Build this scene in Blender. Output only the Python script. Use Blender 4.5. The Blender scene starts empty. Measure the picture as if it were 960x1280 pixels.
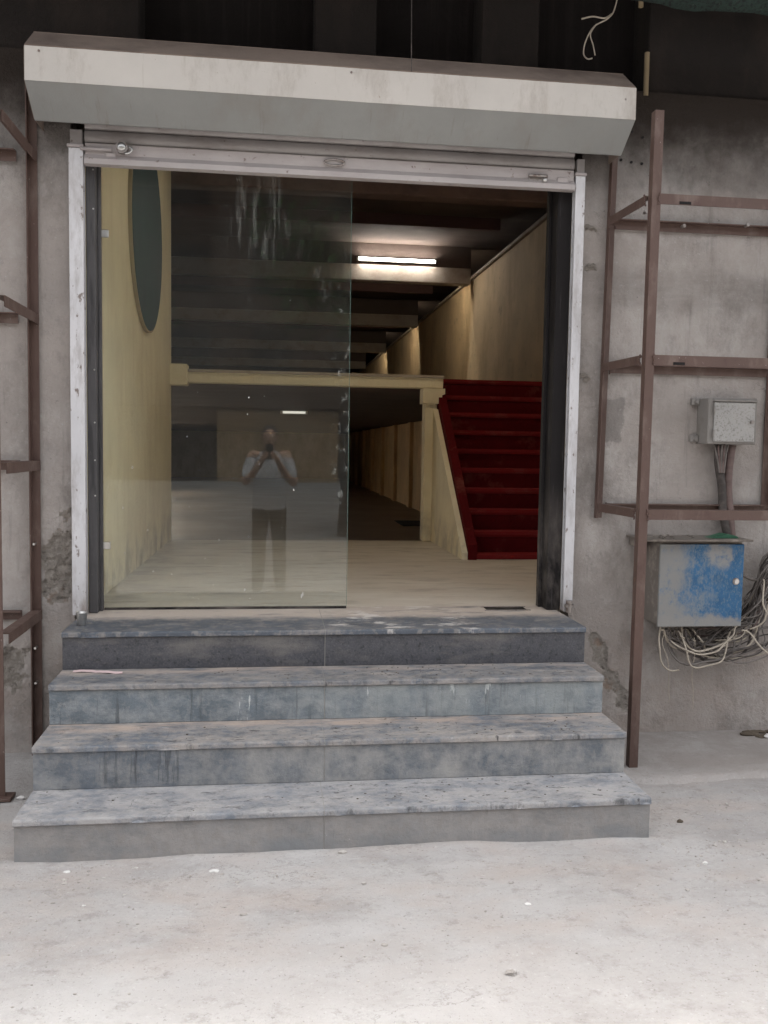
import bpy, bmesh, math, random
from mathutils import Vector, Matrix, noise
random.seed(7)
SC = bpy.context.scene
COL = SC.collection
rad = math.radians

# ------------------------------------------------------------------ camera
cam_d = bpy.data.cameras.new('camera')
cam = bpy.data.objects.new('camera', cam_d); COL.objects.link(cam)
F_PX, YAW, PITCH, ROLL = 1120.33, rad(7.3148), rad(4.0723), rad(-0.92)
fw = Vector((math.sin(YAW)*math.cos(PITCH), math.cos(YAW)*math.cos(PITCH), -math.sin(PITCH)))
rt = Vector((math.cos(YAW), -math.sin(YAW), 0.0))
dn = fw.cross(rt)
c_, s_ = math.cos(ROLL), math.sin(ROLL)
rx_, dx_ = c_*rt + s_*dn, -s_*rt + c_*dn
mw = Matrix((( rx_.x, -dx_.x, -fw.x, 0.0), (rx_.y, -dx_.y, -fw.y, -4.4492), (rx_.z, -dx_.z, -fw.z, 1.5), (0, 0, 0, 1)))
cam.matrix_world = mw
cam_d.sensor_fit = 'VERTICAL'; cam_d.sensor_height = 32.0; cam_d.lens = F_PX/1280.0*32.0
cam_d.clip_start = 0.02; cam_d.clip_end = 600
SC.camera = cam

# ------------------------------------------------------------------ sky, sun, exposure
SUN_EL, SUN_AZ = rad(70), rad(12)     # azimuth: direction the sun stands in, clockwise from +y
W = bpy.data.worlds.new('World'); SC.world = W; W.use_nodes = True
wn = W.node_tree.nodes; wl = W.node_tree.links
bg = wn['Background']
sky = wn.new('ShaderNodeTexSky'); sky.sky_type = 'NISHITA'; sky.sun_disc = False
sky.sun_elevation = SUN_EL; sky.sun_rotation = SUN_AZ
sky.dust_density = 4.0; sky.air_density = 1.0
hs = wn.new('ShaderNodeHueSaturation'); hs.inputs['Saturation'].default_value = 0.16
wl.new(sky.outputs[0], hs.inputs['Color']); wl.new(hs.outputs[0], bg.inputs['Color'])
bg.inputs['Strength'].default_value = 0.14
sd = bpy.data.lights.new('sun', 'SUN'); sd.energy = 0.95; sd.angle = rad(22); sd.color = (1.0, 0.95, 0.88)
sun = bpy.data.objects.new('sun', sd); COL.objects.link(sun)
sdir = Vector((math.sin(SUN_AZ)*math.cos(SUN_EL), math.cos(SUN_AZ)*math.cos(SUN_EL), math.sin(SUN_EL)))
sun.rotation_euler = sdir.to_track_quat('Z', 'Y').to_euler(); sun.location = sdir*30
SC.view_settings.view_transform = 'Standard'; SC.view_settings.look = 'None'
SC.view_settings.gamma = 1.0; SC.view_settings.exposure = 2.25
SC.view_settings.use_curve_mapping = False
SC.cycles.max_bounces = 10; SC.cycles.diffuse_bounces = 6; SC.cycles.transparent_max_bounces = 12
SC.cycles.use_denoising = True
SC.cycles.sample_clamp_indirect = 6.0

# ------------------------------------------------------------------ materials
def _in(nt, sock, v):
    if isinstance(v, bpy.types.NodeSocket): nt.links.new(v, sock)
    else: sock.default_value = v
def math_n(nt, op, a, b=0.0):
    n = nt.nodes.new('ShaderNodeMath'); n.operation = op
    _in(nt, n.inputs[0], a); _in(nt, n.inputs[1], b); return n.outputs[0]
def mapr(nt, v, a, b, c=0.0, d=1.0, smooth=False):
    n = nt.nodes.new('ShaderNodeMapRange'); n.interpolation_type = 'SMOOTHSTEP' if smooth else 'LINEAR'
    _in(nt, n.inputs['Value'], v)
    n.inputs['From Min'].default_value = a; n.inputs['From Max'].default_value = b
    n.inputs['To Min'].default_value = c; n.inputs['To Max'].default_value = d
    return n.outputs[0]
def noise_n(nt, pos, s, detail=5.0, rough=0.6, off=0.0, kind='noise'):
    vm = nt.nodes.new('ShaderNodeVectorMath'); vm.operation = 'MULTIPLY_ADD'
    nt.links.new(pos, vm.inputs[0]); vm.inputs[1].default_value = s; vm.inputs[2].default_value = (off, off*1.7, off*0.3)
    if kind == 'voronoi':
        t = nt.nodes.new('ShaderNodeTexVoronoi'); t.inputs['Scale'].default_value = 1.0
        nt.links.new(vm.outputs[0], t.inputs['Vector']); return t.outputs['Distance']
    t = nt.nodes.new('ShaderNodeTexNoise'); t.inputs['Scale'].default_value = 1.0
    t.inputs['Detail'].default_value = detail; t.inputs['Roughness'].default_value = rough
    nt.links.new(vm.outputs[0], t.inputs['Vector']); return t.outputs[0]
def box_mask(nt, pos, box, wob=0.0):
    """box = list of (axis, centre, half, soft)"""
    sep = nt.nodes.new('ShaderNodeSeparateXYZ'); nt.links.new(pos, sep.inputs[0])
    out = None
    w = None
    if wob:
        w = math_n(nt, 'MULTIPLY', math_n(nt, 'SUBTRACT', noise_n(nt, pos, (9, 9, 9), 5, .65, 3.3), 0.5), wob*2)
    for ax, c, h, s in box:
        v = math_n(nt, 'ABSOLUTE', math_n(nt, 'SUBTRACT', sep.outputs[ax], c))
        if w is not None: v = math_n(nt, 'ADD', v, w)
        m = mapr(nt, v, h, h+s, 1.0, 0.0, True)
        out = m if out is None else math_n(nt, 'MULTIPLY', out, m)
    return out
MATS = {}
GAIN = {'plaster': 1.08, 'riser_grey': 1.3, 'riser_slate': 1.3, 'riser_blue': 1.3, 'riser_granite': 1.15, 'tread_dusty': 1.22, 'tread_mid': 1.25, 'tread_upper': 1.25, 'tread_top': 1.2,
        'ground_dust': .93, 'housing_paint': 1.12, 'bar_paint': 1.05, 'cable_grey': 1.2}   # surface albedo calibration
def mat(name, base, rough=0.85, layers=(), bump=None, metal=0.0, spec=0.4, var=0.12, vs=2.0):
    k = GAIN.get(name, 1.0)
    base = tuple(min(.85, x*k) for x in base); layers = [dict(L, col=tuple(min(.85, x*k) for x in L['col'])) for L in layers]
    m = bpy.data.materials.new(name); m.use_nodes = True; nt = m.node_tree
    b = nt.nodes['Principled BSDF']
    geo = nt.nodes.new('ShaderNodeNewGeometry'); pos = geo.outputs['Position']
    col = nt.nodes.new('ShaderNodeMix'); col.data_type = 'RGBA'
    col.inputs['A'].default_value = [*(x*(1-var) for x in base), 1]
    col.inputs['B'].default_value = [*(min(1, x*(1+var)) for x in base), 1]
    nt.links.new(mapr(nt, noise_n(nt, pos, (vs,)*3, 6, .65, 1.1), .3, .7), col.inputs['Factor'])
    cur = col.outputs['Result']; rcur = rough
    for i, L in enumerate(layers):
        n = noise_n(nt, pos, L.get('s', (3, 3, 3)), L.get('d', 6), L.get('r', .65), L.get('off', 5.0+i*7.3), L.get('kind', 'noise'))
        if L.get('ridge'): n = math_n(nt, 'ABSOLUTE', math_n(nt, 'SUBTRACT', n, .5))
        f = mapr(nt, n, L.get('lo', .5), L.get('hi', .65))
        if 'gate' in L: f = math_n(nt, 'MULTIPLY', f, mapr(nt, noise_n(nt, pos, (L['gate'],)*3, 3, .6, 77+i), .56, .64))
        if 'box' in L: f = math_n(nt, 'MULTIPLY', f, box_mask(nt, pos, L['box'], L.get('wob', 0.0)))
        f = math_n(nt, 'MULTIPLY', f, L.get('f', 1.0))
        mx = nt.nodes.new('ShaderNodeMix'); mx.data_type = 'RGBA'
        nt.links.new(f, mx.inputs['Factor']); nt.links.new(cur, mx.inputs['A'])
        mx.inputs['B'].default_value = [*L['col'], 1]; cur = mx.outputs['Result']
        if 'rough' in L:
            rm = nt.nodes.new('ShaderNodeMix'); rm.data_type = 'FLOAT'
            nt.links.new(f, rm.inputs[0]); _in(nt, rm.inputs[2], rcur); rm.inputs[3].default_value = L['rough']
            rcur = rm.outputs[0]
    nt.links.new(cur, b.inputs['Base Color'])
    _in(nt, b.inputs['Roughness'], rcur)
    b.inputs['Metallic'].default_value = metal
    b.inputs['Specular IOR Level'].default_value = spec
    if bump:
        prev = None
        for (s, dist) in bump:
            bn = nt.nodes.new('ShaderNodeBump'); bn.inputs['Distance'].default_value = dist
            bn.inputs['Strength'].default_value = 1.0
            nt.links.new(noise_n(nt, pos, (s,)*3, 6, .7, 2.2), bn.inputs['Height'])
            if prev is not None: nt.links.new(prev, bn.inputs['Normal'])
            prev = bn.outputs[0]
        nt.links.new(prev, b.inputs['Normal'])
    MATS[name] = m
    return m
def emis(name, col, s):
    m = bpy.data.materials.new(name); m.use_nodes = True
    b = m.node_tree.nodes['Principled BSDF']
    b.inputs['Base Color'].default_value = (.8, .8, .8, 1)
    b.inputs['Emission Color'].default_value = (*col, 1); b.inputs['Emission Strength'].default_value = s
    MATS[name] = m
INF = 50.0
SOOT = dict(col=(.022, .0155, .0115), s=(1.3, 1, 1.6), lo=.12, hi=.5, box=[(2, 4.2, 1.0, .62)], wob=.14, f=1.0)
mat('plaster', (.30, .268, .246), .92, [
    dict(col=(.385, .358, .336), s=(1.7, 1, 1.3), lo=.46, hi=.62, f=.85, r=.75, d=9),
    dict(col=(.165, .146, .132), s=(2.6, 1, 1.6), r=.75, d=9, lo=.52, hi=.66, f=.75, off=21),
    dict(col=(.17, .155, .145), s=(9, 1, 7), lo=.56, hi=.75, f=.55, off=2),
    dict(col=(.30, .245, .21), s=(3, 1, 5), lo=.4, hi=.7, f=.6, box=[(2, .12, .35, .3)]),
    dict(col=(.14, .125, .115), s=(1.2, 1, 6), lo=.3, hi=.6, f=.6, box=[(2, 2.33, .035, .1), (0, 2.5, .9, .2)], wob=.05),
    dict(col=(.15, .137, .128), s=(6, 1, 6), lo=.2, hi=.4, f=.6, box=[(2, 1.66, .10, .012), (0, 1.745, .045, .012)], wob=.05),
    dict(col=(.10, .09, .085), s=(30, 1, 30), lo=.67, hi=.72, f=.8),
    dict(col=(.40, .385, .37), s=(70, 1, 70), lo=.62, hi=.70, f=.5, off=61),
    dict(col=(.12, .108, .10), s=(16, 1, 1.2), lo=.60, hi=.75, f=.5, off=71),
    dict(col=(.07, .06, .055), s=(2.6, 1, 2.6), ridge=1, lo=.0045, hi=.001, f=.8, gate=1.3, d=8), SOOT],
    bump=[(7, .02), (55, .004), (260, .002)], var=.13)
mat('bare_masonry', (.32, .285, .25), .95, [
    dict(col=(.40, .36, .32), s=(40, 40, 40), lo=.52, hi=.62), dict(col=(.17, .145, .125), s=(24, 24, 24), lo=.55, hi=.66),
    dict(col=(.33, .22, .16), s=(8, 8, 8), lo=.58, hi=.68, f=.6)], bump=[(45, .02), (150, .008)], var=.2, vs=14)
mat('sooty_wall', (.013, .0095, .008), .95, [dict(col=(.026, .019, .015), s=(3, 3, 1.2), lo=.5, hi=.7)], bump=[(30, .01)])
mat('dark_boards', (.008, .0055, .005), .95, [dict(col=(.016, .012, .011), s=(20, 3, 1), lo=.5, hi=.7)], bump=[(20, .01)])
mat('ground_dust', (.425, .401, .383), .95, [
    dict(col=(.51, .492, .475), s=(.9, 1.3, 1), lo=.42, hi=.68, f=.9, r=.75),
    dict(col=(.31, .285, .268), s=(1.6, 2.4, 1), lo=.5, hi=.7, f=.8, off=9, r=.75, d=9),
    dict(col=(.20, .18, .165), s=(1.1, 1.6, 1), ridge=1, lo=.004, hi=.001, f=.6, gate=1.1, d=9),
    dict(col=(.46, .40, .36), s=(2.2, 4.5, 1), lo=.45, hi=.65, f=.7, box=[(1, -1.25, .4, .6)]),
    dict(col=(.27, .245, .225), s=(11, 15, 1), lo=.54, hi=.66, f=.6, off=31, r=.8, d=9),
    dict(col=(.58, .565, .55), s=(60, 60, 1), lo=.6, hi=.7, f=.5, off=13),
    dict(col=(.22, .205, .19), s=(85, 85, 1), lo=.60, hi=.68, f=.7, off=17),
    dict(col=(.15, .135, .12), s=(30, 42, 1), lo=.66, hi=.70, f=.6, off=57, r=.75),
    dict(col=(.27, .235, .21), s=(2.5, 2.5, 1), lo=.25, hi=.55, f=.75, box=[(1, .1, .55, .3), (0, 3.2, 1.65, .2)], wob=.1),
    dict(col=(.15, .147, .143), s=(.3, .3, 1), lo=.1, hi=.3, f=.9, box=[(1, -107, 100, 3)])],
    bump=[(5, .015), (34, .006), (160, .0035)], var=.1)
# stone
def stone(name, base, dust, f, extra=(), rough=.45, lo=.42, hi=.66):
    return mat(name, base, rough, [
        dict(col=dust, s=(5.0, 8, 9), lo=(lo+hi)/2-.09, hi=(lo+hi)/2+.10, f=f, rough=.85, r=.8, d=10),
        dict(col=tuple(x*.8 for x in dust), s=(24, 34, 16), lo=.5, hi=.6, f=f*.7, d=9, rough=.85, off=12),
        dict(col=tuple(x*.55 for x in base), s=(38, 3, 5), lo=.64, hi=.76, f=.5, off=40),
        dict(col=(.03, .03, .032), s=(4, 1.2, 3), ridge=1, lo=.003, hi=.0008, f=.8, gate=2.3, d=8),
        dict(col=(.40, .39, .37), s=(60, 60, 60), lo=.68, hi=.73, f=.5)]+list(extra),
        bump=[(26, .006), (180, .002)], var=.22, vs=7)
DR = (.03, .033, .038)
RY = [-1.215, -.949, -.683, -.44]
stone('riser_grey', (.165, .162, .160), (.235, .218, .205), .85, [dict(col=(.15, .155, .16), s=(4, 1, 3), lo=.42, hi=.6, f=.8, box=[(2, .0, .03, .05)])], lo=.36, hi=.6)
stone('riser_slate', (.088, .098, .112), (.24, .235, .225), .62, [
    dict(col=DR, s=(38, 1, 2.6), lo=.50, hi=.64, f=.75, r=.75, box=[(0, -.50, .17, .05), (2, .27, .06, .05)]),
    dict(col=(.29, .275, .255), s=(4, 1, 2.5), lo=.4, hi=.6, f=.7, box=[(0, .9, .8, .5)])])
stone('riser_blue', (.10, .117, .132), (.27, .275, .27), .62, [
    dict(col=(.05, .055, .06), s=(30, 1, 1.5), lo=.58, hi=.66, f=.7, off=15),
    dict(col=(.46, .47, .46), s=(22, 1, 4), lo=.66, hi=.69, f=.75, off=3),
    dict(col=(.24, .255, .25), s=(5, 1, 3), lo=.38, hi=.6, f=.6, box=[(0, 1.0, .65, .35)])])
mat('riser_granite', (.055, .055, .062), .4, [
    dict(col=(.115, .112, .114), s=(110, 110, 110), lo=.5, hi=.66, f=.55), dict(col=(.02, .02, .024), s=(45, 45, 45), lo=.55, hi=.66, f=.8),
    dict(col=(.17, .155, .14), s=(3, 1, 9), lo=.5, hi=.7, f=.6, rough=.85)], bump=[(120, .002)], var=.2, vs=20)
SPECK = [dict(col=(.045, .042, .042), s=(26, 34, 10), lo=.60, hi=.67, f=.85, box=[(0, .9, .75, .4)], wob=.1),
         dict(col=(.05, .05, .052), s=(13, 30, 5), lo=.56, hi=.68, f=.85, off=3, r=.75), dict(col=(.40, .38, .36), s=(9, 24, 5), lo=.60, hi=.70, f=.6, off=33, r=.75)]
stone('tread_dusty', (.125, .138, .158), (.32, .305, .295), .88, SPECK, .55, .34, .58)
stone('tread_mid', (.10, .112, .13), (.29, .262, .238), .85, SPECK+[dict(col=(.37, .29, .235), s=(3, 9, 3), lo=.42, hi=.6, f=.8, box=[(1, -.70, .05, .07)])], .55, .38, .62)
stone('tread_upper', (.09, .10, .116), (.27, .246, .225), .82, SPECK+[dict(col=(.38, .31, .26), s=(3, 9, 3), lo=.4, hi=.6, f=.8, box=[(1, -.44, .05, .07)])], .55, .40, .62)
stone('tread_top', (.072, .082, .098), (.30, .27, .245), .75, [
    dict(col=(.42, .36, .31), s=(2.5, 6, 2), lo=.25, hi=.45, f=.9, box=[(1, .08, .16, .14)], wob=.08),
    dict(col=(.50, .47, .44), s=(7, 16, 3), lo=.55, hi=.62, f=.8, box=[(0, .62, .3, .1)])], .55, .5, .7)
mat('grout', (.30, .285, .265), .95, bump=[(80, .004)])
# metals / paints
mat('lower_panel_paint', (.275, .278, .268), .5, [
    dict(col=(.24, .225, .205), s=(5, 3, 1.4), lo=.52, hi=.72, f=.7), dict(col=(.20, .18, .16), s=(30, 4, 2), lo=.6, hi=.72, f=.65, off=6)], bump=[(6, .004)], var=.08, spec=.5)
mat('housing_paint', (.43, .40, .365), .5, [
    dict(col=(.29, .25, .215), s=(5, 3, 1.8), lo=.5, hi=.66, f=.7, r=.75, d=9), dict(col=(.30, .26, .22), s=(30, 4, 2), lo=.6, hi=.72, f=.65, off=6),
    dict(col=(.20, .15, .11), s=(60, 60, 60), lo=.68, hi=.72, f=.7)], bump=[(6, .004)], var=.08, spec=.5)
mat('housing_dirty', (.22, .17, .14), .9, [dict(col=(.24, .19, .155), s=(6, 6, 6), lo=.45, hi=.7, f=.6), dict(col=(.07, .05, .045), s=(2, 2, 2), lo=.5, hi=.7, f=.6)], bump=[(60, .003)])
mat('shutter_metal', (.33, .305, .295), .5, [dict(col=(.21, .18, .165), s=(4, 4, 9), lo=.48, hi=.7, f=.7), dict(col=(.13, .09, .075), s=(30, 30, 30), lo=.64, hi=.7, f=.7)], bump=[(90, .001)], metal=.25)
mat('bar_paint', (.37, .335, .325), .5, [dict(col=(.30, .26, .25), s=(3, 3, 9), lo=.48, hi=.7, f=.75), dict(col=(.13, .09, .075), s=(28, 28, 28), lo=.63, hi=.68, f=.8)], bump=[(90, .001)])
mat('rail_paint', (.56, .55, .56), .45, [
    dict(col=(.36, .335, .325), s=(14, 14, 3.5), lo=.48, hi=.66, f=.75, r=.75), dict(col=(.16, .12, .10), s=(34, 34, 16), lo=.60, hi=.65, f=.9),
    dict(col=(.22, .18, .16), s=(20, 20, 6), lo=.4, hi=.6, f=.8, box=[(2, .66, .05, .1)])], bump=[(120, .001)])
mat('frame_black', (.014, .012, .012), .75, [
    dict(col=(.075, .07, .07), s=(60, 40, 3), lo=.58, hi=.70, f=.6, rough=.7), dict(col=(.34, .33, .33), s=(34, 34, 9), lo=.72, hi=.75, f=.8, rough=.8),
    dict(col=(.22, .19, .17), s=(6, 6, 3), lo=.4, hi=.65, f=.6, box=[(2, .68, .2, .5)])], bump=[(40, .002)], spec=.18)
mat('frame_dusty', (.075, .071, .072), .7, [dict(col=(.035, .033, .034), s=(40, 40, 4), lo=.48, hi=.62, f=.8), dict(col=(.30, .29, .285), s=(40, 40, 12), lo=.68, hi=.72, f=.8)], bump=[(40, .002)])
mat('rust_paint', (.09, .054, .043), .6, [
    dict(col=(.165, .12, .10), s=(12, 12, 5), lo=.52, hi=.7, f=.7), dict(col=(.07, .035, .03), s=(18, 18, 8), lo=.56, hi=.68, f=.7),
    dict(col=(.42, .37, .35), s=(70, 70, 50), lo=.68, hi=.71, f=.8)], bump=[(110, .0015)])
mat('steel', (.55, .54, .52), .3, [dict(col=(.3, .28, .26), s=(30, 30, 30), lo=.5, hi=.7, f=.5)], metal=.9)
mat('lock_metal', (.32, .29, .27), .4, [dict(col=(.14, .09, .07), s=(50, 50, 50), lo=.5, hi=.65, f=.8)], metal=.7)
mat('box_grey', (.22, .205, .19), .7, [dict(col=(.19, .17, .15), s=(12, 12, 12), lo=.5, hi=.68, f=.8)], bump=[(120, .001)])
mat('box_door_white', (.32, .312, .298), .6, [dict(col=(.15, .135, .12), s=(110, 110, 110), lo=.52, hi=.62, f=.8), dict(col=(.36, .34, .32), s=(9, 9, 9), lo=.5, hi=.65, f=.6)], bump=[(120, .001)])
mat('box_blue', (.022, .10, .215), .5, [
    dict(col=(.14, .19, .235), s=(120, 10, 60), lo=.50, hi=.60, f=.75, off=4, rough=.9, r=.75),
    dict(col=(.19, .215, .235), s=(34, 10, 24), lo=.46, hi=.60, f=.85, off=8, rough=.9, r=.8, box=[(0, 1.97, .16, .18)]),
    dict(col=(.235, .228, .215), s=(16, 3, 12), lo=.3, hi=.5, f=.95, r=.8, box=[(0, 1.92, .09, .12)], wob=.10, rough=.9),
    dict(col=(.26, .253, .242), s=(14, 3, 12), lo=.3, hi=.48, f=.95, r=.8, box=[(0, 2.26, .05, .04), (2, 1.0, .04, .06)], wob=.10, rough=.9),
    dict(col=(.24, .232, .22), s=(14, 4, 14), lo=.3, hi=.48, f=.95, r=.8, box=[(2, .63, .025, .03)], wob=.08, rough=.9)], bump=[(90, .0015)], var=.2, vs=8)
mat('sheet_rusty', (.17, .145, .125), .85, [dict(col=(.30, .26, .22), s=(9, 9, 9), lo=.5, hi=.65)], bump=[(90, .002)])
mat('cable_dark', (.05, .042, .038), .75, [dict(col=(.12, .10, .09), s=(30, 30, 30), lo=.45, hi=.7, f=.8)])
mat('cable_grey', (.13, .115, .105), .75, [dict(col=(.11, .09, .08), s=(25, 25, 25), lo=.45, hi=.7, f=.8)])
mat('cable_pale', (.42, .365, .295), .65, [dict(col=(.30, .25, .21), s=(30, 30, 30), lo=.5, hi=.7, f=.8)])
mat('conduit', (.15, .105, .095), .8, [dict(col=(.09, .065, .06), s=(10, 10, 30), lo=.45, hi=.7, f=.8)], bump=[(60, .002)])
# interior
mat('cream_paint', (.82, .74, .53), .75, [
    dict(col=(.62, .51, .34), s=(1.2, 1.2, .8), lo=.5, hi=.75, f=.6), dict(col=(.36, .31, .24), s=(5, 5, 3), lo=.42, hi=.6, f=.75, box=[(2, .68, .06, .25)], wob=.15),
    dict(col=(.68, .58, .40), s=(6, 6, 1), lo=.5, hi=.7, f=.5)], bump=[(8, .01), (90, .002)], var=.06)
mat('cream_dull', (.68, .52, .32), .8, [dict(col=(.45, .32, .18), s=(2, 2, .8), lo=.48, hi=.7, f=.7), dict(col=(.25, .2, .15), s=(6, 6, 6), lo=.6, hi=.75, f=.6)], bump=[(8, .01), (90, .002)])
mat('landing_floor', (.50, .44, .37), .55, [
    dict(col=(.58, .53, .46), s=(1.5, 4, 1), lo=.45, hi=.65, f=.8), dict(col=(.28, .24, .20), s=(3, 9, 1), lo=.52, hi=.68, f=.7, off=9),
    dict(col=(.30, .27, .24), s=(5, 5, 1), lo=.4, hi=.6, f=.7, box=[(0, -.85, .06, .2)], wob=.08)], bump=[(30, .003)], var=.06)
mat('lower_floor', (.26, .20, .15), .5, [dict(col=(.36, .30, .24), s=(1, 1, 1), lo=.45, hi=.7, f=.7)], bump=[(20, .004)])
mat('ceiling_dark', (.12, .088, .074), .9, [dict(col=(.17, .13, .105), s=(1.2, 4, 1), lo=.5, hi=.7, f=.6)], bump=[(25, .005)])
mat('beam_dark', (.20, .135, .115), .8, [dict(col=(.12, .08, .065), s=(4, 4, 6), lo=.48, hi=.7, f=.7)], bump=[(40, .004)])
mat('beam_paint', (.42, .36, .30), .8, [dict(col=(.28, .21, .16), s=(4, 4, 6), lo=.48, hi=.7, f=.7)], bump=[(40, .004)])
mat('maroon_beam', (.11, .055, .048), .7, bump=[(40, .003)])
mat('carpet_red', (.095, .006, .008), .95, [dict(col=(.11, .006, .009), s=(40, 40, 40), lo=.45, hi=.65, f=.7), dict(col=(.30, .12, .09), s=(3, 6, 3), lo=.58, hi=.74, f=.4)], bump=[(300, .003), (14, .012)], spec=.1)
mat('carpet_worn_lit', (.215, .020, .022), .95, [dict(col=(.20, .016, .02), s=(30, 30, 30), lo=.45, hi=.65, f=.7), dict(col=(.26, .09, .075), s=(4, 8, 4), lo=.52, hi=.72, f=.5)], bump=[(300, .003), (14, .012)], spec=.1)  # worn tread carpet, also lightened for the light the nosings catch
mat('disc_blue', (.008, .038, .052), .7, [dict(col=(.014, .055, .068), s=(2, 5, 2), lo=.45, hi=.65, f=.8)])
mat('disc_rim', (.34, .27, .17), .6)
emis('tube_glow', (1.0, .95, .88), 17.0)
emis('fill_tube_low', (1.0, .93, .82), 48.0)
emis('tube_dim', (1.0, .94, .84), .16)
emis('fill_tube_warm', (1.0, .84, .60), 34.0)
emis('fill_tube_soft', (1.0, .87, .66), 13.0)
mat('white_plastic', (.62, .61, .58), .5)
mat('paper_pink', (.66, .50, .49), .8, [dict(col=(.72, .30, .30), s=(30, 30, 30), lo=.58, hi=.66, f=.7)])
mat('paper_white', (.62, .60, .575), .85)
mat('pebble', (.36, .33, .30), .9, [dict(col=(.5, .47, .44), s=(60, 60, 60), lo=.5, hi=.65)], bump=[(150, .003)], var=.35, vs=12)
mat('leaf_dry', (.09, .07, .05), .8)
mat('bottle_green', (.035, .12, .07), .4)
mat('net_green', (.022, .042, .034), .9, [dict(col=(.01, .015, .013), s=(70, 70, 70), lo=.48, hi=.6), dict(col=(.07, .09, .075), s=(90, 30, 90), lo=.62, hi=.7)], bump=[(60, .02)])
mat('bamboo', (.26, .20, .12), .6, [dict(col=(.26, .2, .12), s=(30, 30, 6), lo=.5, hi=.7)])
# people and the far side
mat('skin', (.40, .25, .17), .55, bump=[(300, .0006)])
mat('hair_black', (.012, .010, .009), .5, bump=[(200, .006)])
mat('shirt_grey', (.52, .53, .55), .85, bump=[(14, .05), (400, .001)])
mat('trousers_olive', (.045, .042, .03), .85, bump=[(18, .012)])
mat('shoe_black', (.02, .018, .017), .45)
mat('phone_black', (.012, .012, .013), .2)
mat('eye_white', (.75, .73, .70), .3)
mat('opp_tan', (.24, .172, .10), .85, [dict(col=(.22, .17, .11), s=(.7, .7, .5), lo=.45, hi=.7, f=.8)], spec=.05)
mat('opp_brown', (.042, .030, .024), .9, [dict(col=(.06, .05, .042), s=(.5, .5, .3), lo=.45, hi=.7, f=.8)], spec=.03)
mat('opp_window', (.012, .012, .013), .6, spec=.05)
mat('bark', (.075, .06, .045), .9, bump=[(25, .03)])
mat('leaf_green', (.035, .075, .028), .9, spec=.1, var=.35, vs=3)

def glass_mat():
    m = bpy.data.materials.new('pane_glass'); m.use_nodes = True; nt = m.node_tree
    out = nt.nodes['Material Output']; nt.nodes.remove(nt.nodes['Principled BSDF'])
    geo = nt.nodes.new('ShaderNodeNewGeometry'); pos = geo.outputs['Position']
    tr = nt.nodes.new('ShaderNodeBsdfTransparent'); tr.inputs[0].default_value = (.955, .975, .962, 1)
    gl = nt.nodes.new('ShaderNodeBsdfGlossy'); gl.inputs['Roughness'].default_value = .016; gl.inputs[0].default_value = (1, 1, 1, 1)
    fr = nt.nodes.new('ShaderNodeFresnel')
    _in(nt, fr.inputs['IOR'], mapr(nt, geo.outputs['Backfacing'], 0, 1, 1.40, 1/1.40))
    mix = nt.nodes.new('ShaderNodeMixShader')
    nt.links.new(fr.outputs[0], mix.inputs[0]); nt.links.new(tr.outputs[0], mix.inputs[1]); nt.links.new(gl.outputs[0], mix.inputs[2])
    df = nt.nodes.new('ShaderNodeBsdfDiffuse'); df.inputs[0].default_value = (.62, .62, .58, 1)
    film = mapr(nt, noise_n(nt, pos, (2.2, 1, 1.6), 6, .6, 8), .3, .75, .006, .020)
    def add(f):
        nonlocal film
        film = math_n(nt, 'MAXIMUM', film, f)
    # washed-down run marks under the top edge, rub marks, drips, and reflected bright gaps painted as pale splotches near the free edge
    st = math_n(nt, 'MULTIPLY', mapr(nt, noise_n(nt, pos, (30, 1, 3.0), 6, .7, 4), .46, .72), box_mask(nt, pos, [(0, -.06, .10, .06), (2, 2.66, .12, .22)], .1))
    add(math_n(nt, 'MULTIPLY', st, .12))
    sm = math_n(nt, 'MULTIPLY', mapr(nt, noise_n(nt, pos, (5, 1, 3), 8, .8, 14), .54, .78), box_mask(nt, pos, [(0, .10, .34, .2), (2, 2.36, .22, .25)], .15))
    add(math_n(nt, 'MULTIPLY', sm, .10))
    ed = math_n(nt, 'MULTIPLY', mapr(nt, noise_n(nt, pos, (24, 1, 18), 6, .7, 23), .57, .64), box_mask(nt, pos, [(0, .365, .02, .05), (2, 1.75, .45, .4)], .08))
    add(math_n(nt, 'MULTIPLY', ed, .13))
    dr = math_n(nt, 'MULTIPLY', mapr(nt, noise_n(nt, pos, (75, 1, 1.1), 3, .6, 31), .69, .75), mapr(nt, noise_n(nt, pos, (3, 1, 2), 3, .6, 44), .45, .6))
    add(math_n(nt, 'MULTIPLY', dr, .06))
    lowd = math_n(nt, 'MULTIPLY', mapr(nt, noise_n(nt, pos, (6, 1, 9), 6, .7, 51), .3, .7, .5, 1), box_mask(nt, pos, [(2, .62, .12, .5)]))
    add(math_n(nt, 'MULTIPLY', lowd, .08))
    fin = nt.nodes.new('ShaderNodeMixShader')
    nt.links.new(film, fin.inputs[0]); nt.links.new(mix.outputs[0], fin.inputs[1]); nt.links.new(df.outputs[0], fin.inputs[2])
    nt.links.new(fin.outputs[0], out.inputs['Surface'])
    MATS['pane_glass'] = m
glass_mat()
mat('glass_edge', (.12, .19, .165), .25)

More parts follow.
